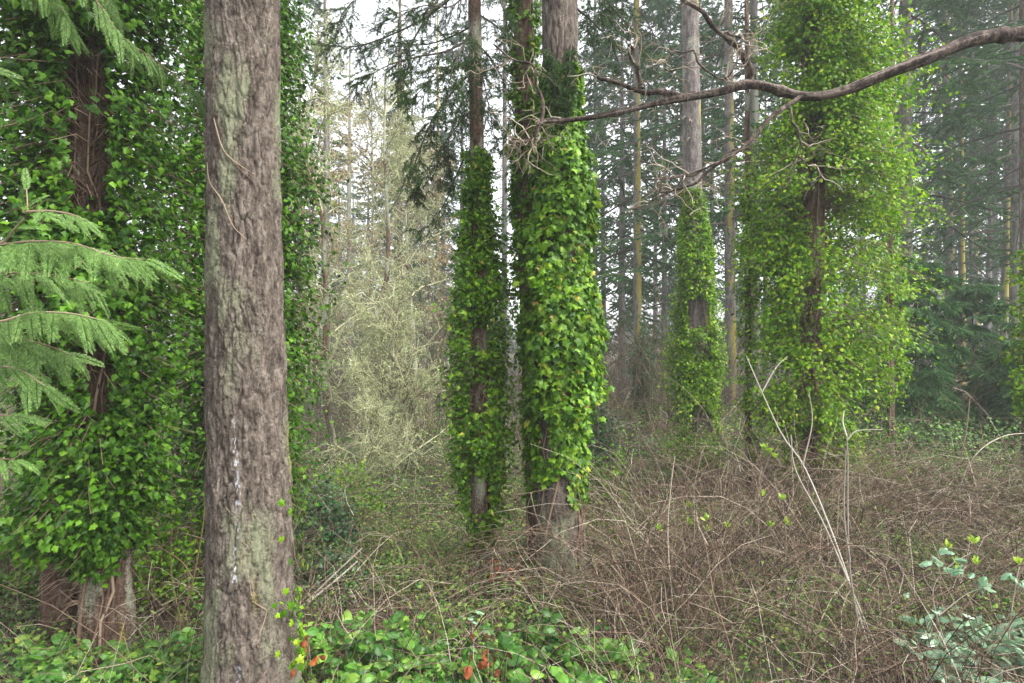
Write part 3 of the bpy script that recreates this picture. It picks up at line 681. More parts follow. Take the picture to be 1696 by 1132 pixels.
# trunks one can follow in the middle distance
fir('slim fir with yellow-mossed trunk in mist between middle fir and grey ivied fir', 1056, 20, 14, crown=CROWN[0], s=1.0, moss=MO(.62, -.9, 1.6), seed=51)
fir('tall straight fir, greenish above and brown below, left of the ivy tower', 1210, 18.5, 18, crown=CROWN[1], s=1.05, moss=MO(.42, -.9, 1.5), seed=52)
fir('pale lichen-barked fir rising behind the left flank of the ivy tower', 1250, 21, 17, crown=CROWN[2], s=1.05, lich=.5, seed=53)
fir('pale yellowish thin fir far behind the bare-topped grey fir', 1128, 31, 10, crown=CROWN[3], s=1.1, moss=MO(.5, -1.2, 2.), seed=54)
fir('purplish-grey fir rising behind the right flank of the ivy tower', 1500, 17.5, 21, crown=CROWN[1], s=1.0, seed=55, rot=2.0)
fir('stout yellow-mossed fir standing in mist right of the ivy tower', 1574, 24, 16, crown=CROWN[3], s=1.05, moss=MO(.52, -1.0, 1.4), lean=-.015, seed=56)
fir('thin fir with the brightest yellow trunk right of the ivy tower', 1594, 23, 10.5, crown=CROWN[0], s=.95, moss=MO(.8, -1.0, 1.6), seed=57, rot=4.)
fir('left one of a close pair of thin mossy trunks in mist', 1609, 27, 8, crown=CROWN[2], s=1.0, seed=58)
fir('right one of a close pair of thin mossy trunks in mist', 1617, 27.6, 9, crown=None, moss=MO(.7, -1.0, 1.5), seed=59, H=20)
fir('slightly leaning fir with yellow-green upper trunk near the right edge', 1662, 21, 12, crown=CROWN[3], s=.95, moss=MO(.5, -1.2, 1.8), lean=.02, seed=60)
fir('thick pale grey fir second from the right edge', 1681, 20, 17, crown=CROWN[1], s=1.05, lich=.35, seed=61, rot=1.)
fir('dark fir trunk cut off by the right edge of the picture', 1698, 16.5, 17, crown=CROWN[2], s=1.0, seed=62, mat='bark_dark')
fir('faint thin trunk in mist beside the leaning fir near the right edge', 1648, 34, 9, crown=CROWN[0], s=1.1, seed=63)
fir('faint grey fir in mist close to the right of the ivy tower', 1533, 33, 9, crown=CROWN[1], s=1.1, seed=64)
fir('grey fir trunk beside the dark ivy column in the left gap', 536, 17, 15, crown=None, H=15, lich=.4, seed=65)
fir('pale slim trunk among the lichen-hung trees in the left gap', 580, 22, 10, crown=None, H=14, lich=.55, seed=66)
fir('brown fir trunk deep in the gap behind the lichen-hung trees', 664, 26, 11, crown=SKIRT[0], s=.85, mat='bark_dark', seed=67)
fir('thin yellow-mossed trunk in the gap left of the slender ivied fir', 724, 29, 8, crown=SKIRT[1], s=.8, moss=MO(.75, -1.0, 1.6), seed=68)
fir('misty fir with low sweeping boughs right of the middle fir', 1030, 23, 12, crown=SKIRT[2], s=1.1, H=15, seed=69)
fir('misty skirted fir between the grey ivied fir and its straight neighbour', 1100, 27, 10, crown=SKIRT[0], s=1.2, H=15, seed=70)
fir('fir tip standing against the open sky above the lichen-hung trees', 656, 37, 10, crown=SKIRT[1], s=1.05, H=15, seed=71)
fir('grey-blue fir top beside the dark ivy column against the sky', 497, 27, 10, crown=SKIRT[2], s=1.28, H=15, seed=72)
fir('misty fir behind the slender ivied trunk left of the middle', 765, 33, 10, crown=SKIRT[0], s=1.25, H=15, seed=73)
fir('misty fir in the gap between slender ivied trunk and middle fir', 835, 30, 10, crown=CROWN[0], s=.95, seed=74)

fir('green skirted fir behind the purplish-grey trunk right of the ivy tower', 1470, 22, 9, crown=SKIRT[1], s=.72, H=15, seed=75)
fir('green skirted fir between the bright yellow trunk and the leaning fir', 1632, 24, 9, crown=SKIRT[2], s=.85, H=15, seed=76)
fir('green skirted fir seen past the right side of the middle fir', 1000, 30, 9, crown=SKIRT[1], s=1.15, H=15, seed=77)
fir('green skirted fir behind the ivy sleeve of the grey fir', 1165, 33, 9, crown=SKIRT[0], s=1.25, H=15, seed=78)
fir('green skirted fir just left of the ivy tower in the background', 1268, 29, 9, crown=SKIRT[2], s=1.1, H=15, seed=79)
# firs lost in the mist behind all that
far = [(985, 36), (1085, 44), (1180, 40), (1300, 36), (1430, 40), (1552, 44), (1725, 32), (905, 44), (1500, 56), (1640, 52)]
for i, (x, d) in enumerate(far):
    fir('tall fir lost in the mist of the right background', x, d, rng.uniform(7, 11), crown=(CROWN + SKIRT[:1])[i % 5], s=rng.uniform(.95, 1.25) * (1.5 if i % 5 == 4 else 1), group='misty background firs on the right', seed=80 + i, nu=8, nv=30)
farl = [(450, 40, 1.1), (560, 48, 1.1), (610, 44, .95), (700, 50, 1.15), (735, 42, 1.05), (380, 36, 1.3), (250, 34, 1.2), (120, 38, 1.3), (20, 33, 1.1), (585, 60, 1.2), (640, 64, 1.3), (690, 62, 1.2), (310, 50, 1.5), (180, 52, 1.4), (60, 48, 1.4), (520, 62, 1.25)]
for i, (x, d, s) in enumerate(farl):
    fir('low fir fading in the mist of the left background', x, d, rng.uniform(7, 11), crown=SKIRT[i % 3], s=s, H=15, group='misty background firs on the left', seed=110 + i, nu=8, nv=30)
# the wood beyond, one mass
bb = Buf()
for k in range(46):
    x = -140 + k * 6.3 + rng.uniform(-2, 2); y = rng.uniform(110, 140); hh = rng.uniform(10, 18)
    g0 = float(gz(x, y)); tubes(bb, np.array([[x, y, g0 - .2], [x, y, hh * .5], [x, y, hh]]), np.array([.3, .2, .03]), 5)
    n = 420; u = rng.uniform(.08, 1, n); a = rng.uniform(0, 2 * PI, n); L = (1 - u) ** .8 * 4.6 + .3
    p0 = np.stack([x + 0 * u, y + 0 * u, g0 + u * hh], -1); o = np.stack([np.cos(a), np.sin(a), -.22 + 0 * a], -1)
    blades(bb, np.stack([p0, p0 + o * (L * .55)[:, None], p0 + o * L[:, None]], 1), .35)
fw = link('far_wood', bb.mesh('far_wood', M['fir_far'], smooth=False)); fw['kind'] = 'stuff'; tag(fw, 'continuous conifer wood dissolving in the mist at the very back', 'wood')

# ------------------------------------------------------------------ young drooping conifers in the right middle distance
for i, (x, d, top, wpx, lab) in enumerate([(1516, 13.0, 425, 150, 'tallest blue-green conifer sapling with visible mossy stem, right of the ivy tower'),
                                           (1610, 14.5, 470, 190, 'wide blue-green conifer sapling with drooping sprays behind the brambles at right'),
                                           (1690, 12.8, 560, 150, 'low blue-green conifer sapling at the right edge behind the brambles'),
                                           (1440, 15.5, 560, 120, 'small dark conifer sapling half hidden by the foot of the ivy tower')]):
    p = px(x, CY, d); g0 = float(gz(p[0], p[1])); Hh = CAMH - (top - CY) / F * d - g0
    a_, b_ = fir_crown(H=Hh, z0=.35, Lmax=wpx / F * d / 2 * 1.45, nb=52, seed=200 + i, droop=.24, sec=20, ter=7, low=.8, mat=None, w=.02, pitch=-.05)
    t = thing('conifer_sapling', lab, 'sapling', (p[0], p[1], g0), 'conifer saplings at right')
    link('crown', a_.mesh('sapling_needles', M['hemlock'], smooth=False), t); link('bough', b_.mesh('sapling_boughs', M['bough']), t)['kind'] = 'stuff'
    cv = Curve([(g0 - .1, p[0], p[1], .055), (g0 + Hh * .5, p[0] + .03, p[1], .035), (g0 + Hh, p[0], p[1], .006)])
    trunk_part(t, cv, M['bark_dark'], nu=12, nv=40, amp=.003, moss=(.45, -1.0, 1.6))

# ------------------------------------------------------------------ lichen-hung bare trees in the gap
def lichen_tree(label, x, d, H, spread, seed, w=.09, tuft=7, twigmat='twig_lichen', tuftmat='lichen', lean=0.0, npr=46, group=None, tsize=(.03, .09), ups=.35):
    global rng
    keep = rng; rng = np.random.default_rng(seed)
    p = px(x, CY, d); g0 = float(gz(p[0], p[1])); root = thing('bare_tree', label, 'tree', (p[0], p[1], g0), group)
    zs = np.linspace(g0 - .1, g0 + H, 10); wob = np.cumsum(rng.normal(0, .10, (10, 2)), 0)
    tr = np.stack([p[0] + lean * (zs - g0) + wob[:, 0] - wob[0, 0], p[1] + wob[:, 1] - wob[0, 1], zs], -1)
    cv = Curve(np.stack([zs, tr[:, 0], tr[:, 1], np.linspace(w, .012, 10)], -1))
    trunk_part(root, cv, M['bark_dark'], nu=10, nv=60, amp=.005, lich=(.45, .45), moss=(.25, -1, 2.), seed=seed)
    pr, t0 = grow(tr[None], npr, .10, .98, lambda t: spread * (1.15 - t) + .5, 1.0, 6, False, .02, .16, ups)
    s1, t1 = grow(pr, 9, .2, 1, lambda t: spread * .33 * (1.25 - t) + .12, .9, 4, False, .12, .22)
    s2, t2 = grow(s1, 5, .15, 1, .34, .9, 2, False, .3, .25)
    bb = Buf(); tubes(bb, pr, np.linspace(.022, .006, 6)[None].repeat(len(pr), 0), 4); part('branch', bb, M[twigmat], root)
    bb = Buf(); tubes(bb, s1, np.linspace(.010, .004, 4)[None].repeat(len(s1), 0), 3); tubes(bb, s2, np.linspace(.004, .002, 2)[None].repeat(len(s2), 0), 3)
    part('twig', bb, M[twigmat], root, stuff=True)
    allp = s2; n = len(allp); t = rng.uniform(0, 1, (n, tuft)); pos, tan = at_path(allp, t); pos = pos.reshape(-1, 3); m = len(pos)
    bb = Buf(); scatter(bb, THIN if tuftmat == 'lichen' else DIAM, pos, nrm(rng.normal(0, 1, (m, 3))), nrm(rng.normal(0, .8, (m, 3)) + [0, 0, -.7]), rng.uniform(*tsize, m))
    part('lichen_tuft' if tuftmat == 'lichen' else 'bud_cluster', bb, M[tuftmat], root, smooth=False, stuff=True)
    rng = keep
    return root
lichen_tree('pale lichen-draped tree with dark straight stem nearest the dark ivy column', 559, 13.5, 9.2, 1.6, 301, tuft=4, tsize=(.02, .08))
lichen_tree('bushy pale green lichen-covered tree in the middle of the left gap', 618, 15.5, 9.4, 2.0, 302, tuft=4, lean=.04, tsize=(.02, .085))
lichen_tree('lichen-covered tree leaning right, nearest the slender ivied trunk', 690, 17, 9.2, 2.2, 303, tuft=4, lean=.04, tsize=(.02, .085))
lichen_tree('small lichen-covered tree low in the gap beside the brown brush', 655, 12.2, 3.6, 1.4, 304, tuft=5, lean=-.08, w=.05, npr=34, tsize=(.03, .09))
lichen_tree('bare tree with tan buds reaching into the open sky', 610, 21, 10.5, 2.6, 305, tuft=2, twigmat='twig', tuftmat='buds', tsize=(.05, .12), ups=.6)
lichen_tree('bare tan-budded tree behind, right of the fir tip', 700, 24, 10.2, 2.6, 306, tuft=2, twigmat='twig', tuftmat='buds', tsize=(.05, .12), ups=.6)
lichen_tree('slight grey tree with budding twigs right beside the dark ivy column', 528, 19, 9.8, 2.0, 307, tuft=3, twigmat='twig', tuftmat='buds', tsize=(.05, .11), ups=.5)
lichen_tree('fallen-looking low lichen bush under the small lichen tree', 610, 10.2, 1.5, .9, 308, tuft=4, w=.025, npr=18, lean=.2, tsize=(.02, .06))

# ------------------------------------------------------------------ needle boughs of the slender fir
def needle_bough(root, path, rad, L2=.5, n2=22, n3=6, droop=.16, name='bough', mat='fir', nl=.028, dens=34, t0=.12):
    P_ = spline(path, 16)[None]
    s1, t1 = grow(P_, n2, t0, 1, lambda t: L2 * (1.2 - t * .8), .75, 5, False, droop, .12)
    s2, t2 = grow(s1, n3, .1, 1, L2 * .34, .7, 3, True, droop * .8, .12)
    bb = Buf(); tubes(bb, P_[0], np.linspace(rad, rad * .22, 16), 6); tubes(bb, s1, np.linspace(.0045, .0018, 5)[None].repeat(len(s1), 0), 3); tubes(bb, s2, np.linspace(.0022, .0012, 3)[None].repeat(len(s2), 0), 3)
    ob = part(name, bb, M['bough'], root)
    bb = Buf()
    for pp, dn in ((s2, dens), (s1, int(dens * 1.1))):
        n = len(pp); t = rng.uniform(.12, 1, (n, dn)); pos, tan = at_path(pp, t); pos = pos.reshape(-1, 3); tan = tan.reshape(-1, 3); m = len(pos)
        side = nrm(np.cross(tan, nrm(rng.normal(0, 1, (m, 3)) + [0, 0, .2]))); d = nrm(tan * .75 + side)
        q = nrm(np.cross(d, rng.normal(0, 1, (m, 3)))) * .0028; ln = (nl * rng.uniform(.7, 1.2, m))[:, None]
        bb.add(np.stack([pos - q, pos + q, pos + d * ln], 1), t=np.arange(m * 3).reshape(-1, 3))
    part('needle_spray', bb, M[mat], root, parent=ob, smooth=False, stuff=True)
    return ob
def pp3(d, pts): return [px(x, y, d + (dd[0] if dd else 0)) for (x, y, *dd) in pts]
needle_bough(tD, pp3(DD, [(785, -60), (735, -10), (722, 15), (700, 45), (685, 72), (674, 98), (668, 140), (664, 165)]) if 0 else pp3(DD, [(786, -70, 0), (740, -20, -.3), (700, 40, -.5), (672, 95, -.6), (662, 150, -.7)]), .016, .45, 24)
needle_bough(tD, pp3(DD, [(786, -40, 0), (725, 15, .2), (670, 48, .2), (600, 75, .1), (545, 78, 0)]), .016, .42, 26)
needle_bough(tD, pp3(DD, [(787, 60, 0), (740, 85, -.3), (690, 95, -.5), (640, 110, -.7), (590, 140, -.8)]), .014, .42, 24)
needle_bough(tD, pp3(DD, [(788, 115, 0), (760, 140, -.3), (730, 178, -.5), (708, 215, -.7), (690, 265, -.8), (668, 300, -.9)]), .014, .42, 28)
needle_bough(tD, pp3(DD, [(789, 175, 0), (760, 205, .3), (728, 250, .5), (705, 290, .6), (690, 320, .6)]), .012, .38, 22)
needle_bough(tD, pp3(DD, [(784, -150, 0), (700, -90, -.3), (620, -30, -.6), (570, 20, -.8), (555, 60, -.9)]), .016, .45, 26)
needle_bough(tD, pp3(DD, [(786, 20, 0), (830, 50, .4), (860, 90, .5), (880, 150, .5)]), .012, .35, 20)
needle_bough(tD, pp3(DD, [(786, -90, 0), (810, -40, -.4), (835, 20, -.6), (845, 80, -.7)]), .012, .38, 20)
needle_bough(tD, pp3(DD, [(787, 80, 0), (800, 130, -.3), (812, 190, -.4), (822, 250, -.4)]), .010, .3, 18)
needle_bough(tD, pp3(DD, [(790, 230, 0), (765, 270, .6), (740, 330, 1.0), (715, 370, 1.2), (690, 385, 1.3)]), .010, .34, 20)
for pts in ([(785, -30), (750, 10, -.5), (700, 10, -.8), (640, 40, -1.)], [(787, 40), (750, 60, .5), (700, 75, .7), (640, 70, .8), (600, 95, .8)], [(788, 100), (755, 112, -.6), (715, 135, -.9), (670, 175, -1.)],
            [(789, 140), (770, 160, .3), (752, 200, .4), (738, 260, .4), (735, 300, .4)], [(786, 30), (770, 70, -.6), (748, 120, -.9), (740, 175, -1.)], [(787, 70), (815, 100, .3), (838, 150, .4), (850, 220, .3)], [(784, -120), (830, -60, .3), (870, 0, .5), (890, 50, .4)]):
    needle_bough(tD, pp3(DD, pts), .011, .4, 24)
# hanging sprig on the middle fir
needle_bough(tE, pp3(DE - .25, [(905, 70, .15), (912, 95, 0), (918, 130, -.12), (922, 185, -.14)]), .008, .26, 30, 7, droop=.3, dens=30)
needle_bough(tE, pp3(DE - .25, [(948, 60, .15), (944, 95, 0), (940, 140, -.1), (937, 195, -.12)]), .008, .24, 30, 7, droop=.3, dens=30)
needle_bough(tE, pp3(DE, [(950, -40, .0), (990, -10, .3), (1030, 30, .5), (1060, 80, .6)]), .012, .42, 22)
needle_bough(tE, pp3(DE, [(950, 10, .0), (985, 40, .7), (1010, 70, 1.0), (1030, 120, 1.2)]), .012, .4, 20)

# ------------------------------------------------------------------ bare limb reaching in from the right
DL = 5.0
cvL = Curve([(-.2, 4.9, 5.3, .17), (1.5, 4.82, 5.2, .14), (3.2, 4.72, 5.1, .13), (4.6, 4.66, 5.0, .12), (6.2, 4.85, 5.1, .10), (8.5, 5.2, 5.2, .06)])
tL = thing('bare_tree', 'leafless tree just off the right edge whose long bare limb arches across the picture', 'tree', (4.9, 5.3, float(gz(4.9, 5.3))))
trunk_part(tL, cvL, M['limb'], nu=40, nv=120, amp=.006, cw=.05, ch=.2, seed=90)
def limb(root, pts, w0, w1, n=40, sides=12, name='limb', mat='limb', wob=.022, parent=None, knots=0):
    p = spline(pp3(DL, pts), n); L = len(p); s = np.linspace(0, 1, n)
    p[1:] += (np.stack([noise(np.stack([s * 9, 0 * s + 3, 0 * s + w0], -1), 1), noise(np.stack([s * 9, 0 * s + 8, 0 * s + w0], -1), 2), noise(np.stack([s * 9, 0 * s + 13, 0 * s], -1), 3)], -1)[1:] - .5) * wob * 2
    r = np.linspace(w0, w1, n) / F * DL / 2; r = r * (1 + .34 * (noise(np.stack([s * 26, 0 * s, 0 * s + w0 * 3], -1), 4) - .5) + .3 * sstep(.74, .9, noise(np.stack([s * 45, 0 * s + 5, 0 * s + w0], -1), 7)))
    th = np.arange(sides) * 2 * PI / sides
    tan = nrm(np.gradient(p, axis=0)); a = nrm(np.cross(tan, np.array([.1, .9, .2]))); c = np.cross(tan, a)
    rr = r[:, None] * (1 + .28 * (noise(np.stack([np.cos(th)[None] * 1.6 + 0 * s[:, None], np.sin(th)[None] * 1.6 + 0 * s[:, None], s[:, None] * 5 + 0 * th[None]], -1), 6) - .5))
    V = p[:, None] + rr[..., None] * (a[:, None] * np.cos(th)[None, :, None] + c[:, None] * np.sin(th)[None, :, None])
    I, J = np.meshgrid(np.arange(sides), np.arange(n - 1)); I2 = (I + 1) % sides
    bb = Buf(); bb.add(V, q=np.stack([J * sides + I, J * sides + I2, (J + 1) * sides + I2, (J + 1) * sides + I], -1))
    zz = np.zeros((n, sides)); li = np.clip(sstep(.35, .75, fbm(np.stack([s[:, None] * len(pts) * .9 + 0 * th, np.cos(th)[None] * 1.8 + 0 * s[:, None], np.sin(th)[None] * 1.8 + 0 * s[:, None]], -1), 8, 3)) * .75, 0, 1)
    ob = part(name, bb, M[mat], root, parent=parent, attrs={'lichen': li, 'moss': zz, 'resin': zz})
    return ob, p
main, pm = limb(tL, [(1815, 70, 0), (1750, 52, 0), (1696, 55, 0), (1620, 66, 0), (1545, 95, 0), (1480, 118, .05), (1400, 148, .1), (1330, 156, .15), (1245, 138, .2), (1190, 152, .2), (1110, 168, .25), (1040, 185, .3), (990, 194, .35), (940, 200, .4), (900, 204, .4), (886, 232, .4), (850, 240, .4)], 24, 5.5, n=220, sides=20)
subs = [([(1245, 138, .2), (1240, 108, .2), (1222, 80, .15), (1195, 55, .1), (1160, 20, .05), (1120, -8, 0), (1080, -20, 0)], 11, 5),
        ([(1150, 162, .22), (1105, 156, .3), (1060, 148, .35), (1015, 137, .4), (985, 124, .45)], 14, 5),
        ([(1062, 147, .35), (1057, 120, .3), (1048, 92, .25), (1040, 75, .2)], 9, 5),
        ([(1330, 160, .15), (1290, 185, .05), (1258, 215, 0), (1228, 246, -.05), (1200, 264, -.1), (1160, 285, -.1), (1110, 296, -.1), (1072, 300, -.1)], 8, 2.5),
        ([(1222, 250, -.05), (1180, 280, .05), (1140, 305, .1), (1090, 328, .1), (1050, 350, .1)], 6, 2.5),
        ([(1160, 285, -.1), (1125, 300, -.1), (1105, 320, -.1), (1085, 312, 0)], 4, 2),
        ([(900, 204, .4), (898, 170, .4), (885, 135, .4), (882, 112, .35), (850, 100, .3), (822, 78, .3)], 6, 3),
        ([(1305, 180, .1), (1318, 215, .05), (1328, 250, 0), (1345, 292, 0)], 4, 2),
        ([(1200, 55, .1), (1232, 62, .1), (1240, 30, .1)], 4, 2),
        ([(1150, 85, .1), (1115, 88, .1), (1104, 95, .1), (1102, 115, .1), (1120, 118, .1)], 3.5, 2),
        ([(1150, 88, .1), (1165, 115, .1), (1200, 128, .1), (1220, 105, .1), (1238, 85, .1)], 3.5, 2)]
sub_paths = []
for (pts, w0, w1) in subs:
    ob, p = limb(tL, pts, w0, w1, n=36, sides=8, name='side_branch', parent=main, wob=.02, mat='limb' if w0 > 5 else 'limb'); sub_paths.append(p)
# curly twigs
src = np.stack([spline(p[::4], 30) for p in sub_paths] + [spline(pm[120:], 30), spline(pm[150:], 30), spline(pm[180:], 30), spline(pm[190:], 30)])
tw, _ = grow(src, 7, .25, 1, .42, 1.1, 8, False, .06, .38)
tw2, _ = grow(tw, 3, .3, .95, .2, 1.0, 5, False, .05, .4)
bb = Buf(); tubes(bb, tw, np.linspace(.0055, .002, 8)[None].repeat(len(tw), 0), 4); tubes(bb, tw2, np.linspace(.0028, .0014, 5)[None].repeat(len(tw2), 0), 3)
part('curly_twig', bb, M['twig_pale'], tL, parent=main, stuff=True)

# ------------------------------------------------------------------ cedar at the left edge
def frond_mesh(seed):
    r = np.random.default_rng(seed); bb = Buf(); v = []; t = []
    def diamond(p, q, w):
        p = np.array(p, float); q = np.array(q, float); d = q - p; s = np.array([-d[1], d[0], 0]); s = s / (np.linalg.norm(s) + 1e-9) * w; m = p + d * .55
        k = len(v); v.extend([p, m + s, q, m - s]); t.extend([(k, k + 1, k + 2), (k, k + 2, k + 3)])
    def sag(x, y): return -.35 * y * y - .5 * x * x
    n = 18
    for i in range(n):
        u = (i + .5) / n; L = (.25 * math.sin(min(1, u * 1.5 + .22) * PI / 2) * (1 - u) ** .7 + .05) * r.uniform(.8, 1.1)
        for s in (-1, 1):
            a = math.radians(r.uniform(42, 55)); bx, by = 0, u + (.03 if s > 0 else 0)
            dx, dy = s * math.sin(a), math.cos(a)
            diamond((bx, by, sag(bx, by)), (bx + dx * L, by + dy * L, sag(dx * L, by + dy * L)), .009)
            m = max(3, int(L / .035))
            for j in range(m):
                w = (j + .8) / (m + .6); l2 = (.075 * (1 - w) + .022) * r.uniform(.7, 1.15); qx, qy = bx + dx * L * w, by + dy * L * w
                for s2 in (-1, 1):
                    a2 = math.atan2(dx, dy) + s2 * math.radians(38); ex, ey = qx + math.sin(a2) * l2, qy + math.cos(a2) * l2
                    diamond((qx, qy, sag(qx, qy)), (ex, ey, sag(ex, ey) + r.normal(0, .008)), .0075)
    diamond((0, 0, 0), (0, 1.0, sag(0, 1)), .010)
    bb.add(np.array(v), t=np.array(t)); return bb.mesh('cedar_frond', M['cedar'], smooth=False)
FROND = [frond_mesh(k) for k in range(4)]
DCe = 3.1
cvCe = Curve([(-.2, -3.55, 3.3, .16), (2, -3.5, 3.3, .13), (4.5, -3.5, 3.3, .10), (8, -3.5, 3.3, .05)])
tCe = thing('cedar_tree', 'cedar off the left edge whose flat light green sprays hang into the picture', 'tree', (-3.55, 3.3, float(gz(-3.55, 3.3))))
trunk_part(tCe, cvCe, M['bark_dark'], nu=30, nv=80, amp=.006)
def cedar_branch(d, pts, n, L, droop=.9, rad=.008, lat=.5):
    p = spline(pp3(d, pts), 20); bb = Buf(); tubes(bb, p, np.linspace(rad, .002, 20), 6); ob = part('branch', bb, M['vine'], tCe)
    n = int(n * 2.0); L *= .8; droop *= .8; lat *= 1.5
    t = np.linspace(.12, 1, n)[None] + rng.normal(0, .01, (1, n)); t = np.clip(t, 0, 1); pos, tan = at_path(p[None], t); pos = pos[0]; tan = tan[0]
    sgn = np.where(np.arange(n) % 2, 1., -1.)[:, None]; side = nrm(np.cross(tan, [0, 0, 1.])) * sgn
    tip = nrm(tan * .75 + side * lat * rng.uniform(.4, 1.2, (n, 1)) + np.array([0, 0, -1.]) * droop * rng.uniform(.05, 1.25, (n, 1)))
    nor = nrm(np.array([0, 0, 1.]) + rng.normal(0, .45, (n, 3)) + np.array([.1, -.9, 0]) * rng.uniform(.1, 1.1, (n, 1)))
    tip[-1] = nrm(tan[-1] + [0, 0, -.15])
    sz = L * rng.uniform(.7, 1.15, n) * (1.1 - .35 * t[0])
    leaf_objects('frond', FROND, pos, nor, tip, sz, tCe, parent=ob)
cedar_branch(DCe, [(-280, 440, .1), (-120, 425, .0), (0, 406, -.1), (60, 400, -.15), (124, 404, -.2), (185, 424, -.25), (240, 430, -.3)], 30, .27)
cedar_branch(DCe, [(-280, 560, .1), (-120, 550, 0), (0, 533, -.2), (50, 519, -.25), (115, 519, -.3), (175, 532, -.3)], 26, .28)
cedar_branch(DCe, [(-60, 420, -.05), (0, 404, -.1), (23, 381, -.15), (44, 353, -.2), (44, 312, -.2)], 7, .2, droop=.4)
cedar_branch(DCe, [(40, 352, -.2), (80, 350, -.25), (120, 356, -.3), (140, 366, -.3)], 8, .17, droop=.5)
cedar_branch(DCe, [(-280, 470, .3), (-100, 455, .2), (0, 452, .15), (80, 455, .1), (150, 470, .05)], 18, .28, droop=1.1)
cedar_branch(DCe, [(-280, 640, .1), (-120, 625, 0), (-30, 608, -.15), (30, 612, -.2), (75, 640, -.25)], 14, .26)
cedar_branch(DCe, [(-280, 740, .1), (-120, 715, 0), (-20, 690, -.2), (30, 690, -.25)], 9, .2, droop=.5)
cedar_branch(DCe, [(-280, 800, .1), (-120, 785, 0), (-20, 762, -.2), (28, 762, -.25)], 8, .18, droop=.5)
cedar_branch(DCe, [(-280, 620, .3), (-100, 580, .3), (0, 560, .2), (70, 570, .15), (120, 590, .1)], 16, .27, droop=1.0)
# high sprays across the top left
cedar_branch(3.9, [(-230, -160, -.6), (-60, -120, -.2), (60, -80, 0), (150, -10, .1), (200, 60, .15), (250, 95, .2), (310, 140, .25), (335, 165, .3)], 24, .30, droop=1.0)
cedar_branch(3.9, [(-230, -120, -.6), (0, -90, -.1), (60, -40, 0), (100, 10, .1), (118, 45, .1)], 14, .32, droop=1.8, lat=.25)
cedar_branch(3.9, [(-230, -200, -.6), (0, -150, 0), (120, -90, .1), (170, -30, .2), (185, 10, .2)], 12, .32, droop=1.8, lat=.25)
cedar_branch(3.9, [(-230, 120, -.6), (-120, 110, -.3), (-30, 112, -.1), (10, 122, 0)], 7, .22, droop=.8)

# ------------------------------------------------------------------ understorey
def region(n, f, x0, x1, y0, y1):
    """n random ground points with density f(photo column, distance)"""
    out = []; tot = 0
    while tot < n:
        m = n * 3; y = np.sqrt(rng.uniform(y0 ** 2, y1 ** 2, m)); x = rng.uniform(x0, x1, m) / F * y - CX / F * y
        cxp = x * F / y + CX; k = rng.uniform(0, 1, m) < f(cxp, y); out.append(np.stack([x[k], y[k]], -1)); tot += k.sum()
    p = np.concatenate(out)[:n]; return p
TR = [(c.x[0], c.y[0], c.r[0] + .06) for c in (cvA, cvB, cvB2, cvC, cvD, cvE, cvE2, cvG, cvF)]
def off_trunks(p):
    for (x, y, r) in TR:
        d = p - [x, y]; l = np.linalg.norm(d, axis=1, keepdims=True); p = np.where(l < r, [x, y] + d / np.maximum(l, .01) * r, p)
    return p

def canes(pts, h, L, K=8, rad=(.0022, .0048), lean=.8, wig=.16):
    h = h * (.45 + 1.2 * sstep(.3, .7, fbm(np.stack([pts[:, 0], pts[:, 1], 0 * pts[:, 0]], -1) * .75, 91)))
    pc = pts[:, 0] * F / pts[:, 1] + CX; h = h * (1 - .6 * sstep(440, 520, pc) * (1 - sstep(980, 1060, pc)) * (pts[:, 1] < 9.5))
    n = len(pts); a = rng.uniform(0, 2 * PI, n); p = [np.stack([pts[:, 0], pts[:, 1], gz(pts[:, 0], pts[:, 1]) - .03], -1)]
    el = rng.uniform(.65, 1.5, n); d = np.stack([np.cos(a) * np.cos(el), np.sin(a) * np.cos(el), np.sin(el)], -1); ln = rng.uniform(L[0], L[1], n) * (.6 + .5 * np.minimum(h / .6, 1.3))
    for k in range(1, K):
        top = np.clip((p[-1][:, 2] - p[0][:, 2]) / h, 0, 2)
        d = nrm(d + rng.normal(0, wig, d.shape) + np.stack([np.cos(a) * .1 * lean, np.sin(a) * .1 * lean, -.30 * lean * top], -1))
        p.append(p[-1] + d * (ln / (K - 1))[:, None])
    p = np.stack(p, 1); p[:, :, 2] = np.maximum(p[:, :, 2], gz(p[:, :, 0], p[:, :, 1]) - .03)
    r = rng.uniform(rad[0], rad[1], n)[:, None] * np.linspace(1, .4, K)[None]
    return p, r

def fr(x, y): # bramble density
    left = (x < 480); v = np.where(x > 940, 1.0, np.where(x > 480, 1.0, .35)); return v * np.where((y < 4.9) & (x < 1010), .35, 1) * (.18 + .82 * sstep(.38, .6, fbm(np.stack([(x - CX) / F * y, y, 0 * x], -1) * 1.6, 95)))
pts = off_trunks(region(7000, fr, -250, 1950, 3.6, 9.5)); p1, r1 = canes(pts, .62, (.6, 1.9), K=7, rad=(.0018, .0043))
bb = Buf(); tubes(bb, p1, r1, 3); sd2, _ = grow(p1[:2600], 3, .3, 1, .28, .9, 3, False, .08, .25); tubes(bb, sd2, np.linspace(.003, .0014, 3)[None].repeat(len(sd2), 0), 3)
o = link('bramble_thicket', bb.mesh('bramble_thicket', M['cane'])); o['kind'] = 'stuff'; tag(o, 'tangle of leafless reddish-brown bramble canes over the near ground', 'brambles')
pts = region(3000, lambda x, y: np.ones_like(x), -150, 1850, 9, 19); p2, r2 = canes(pts, .75, (.7, 1.9), K=7, rad=(.004, .008))
bb = Buf(); tubes(bb, p2, r2, 3)
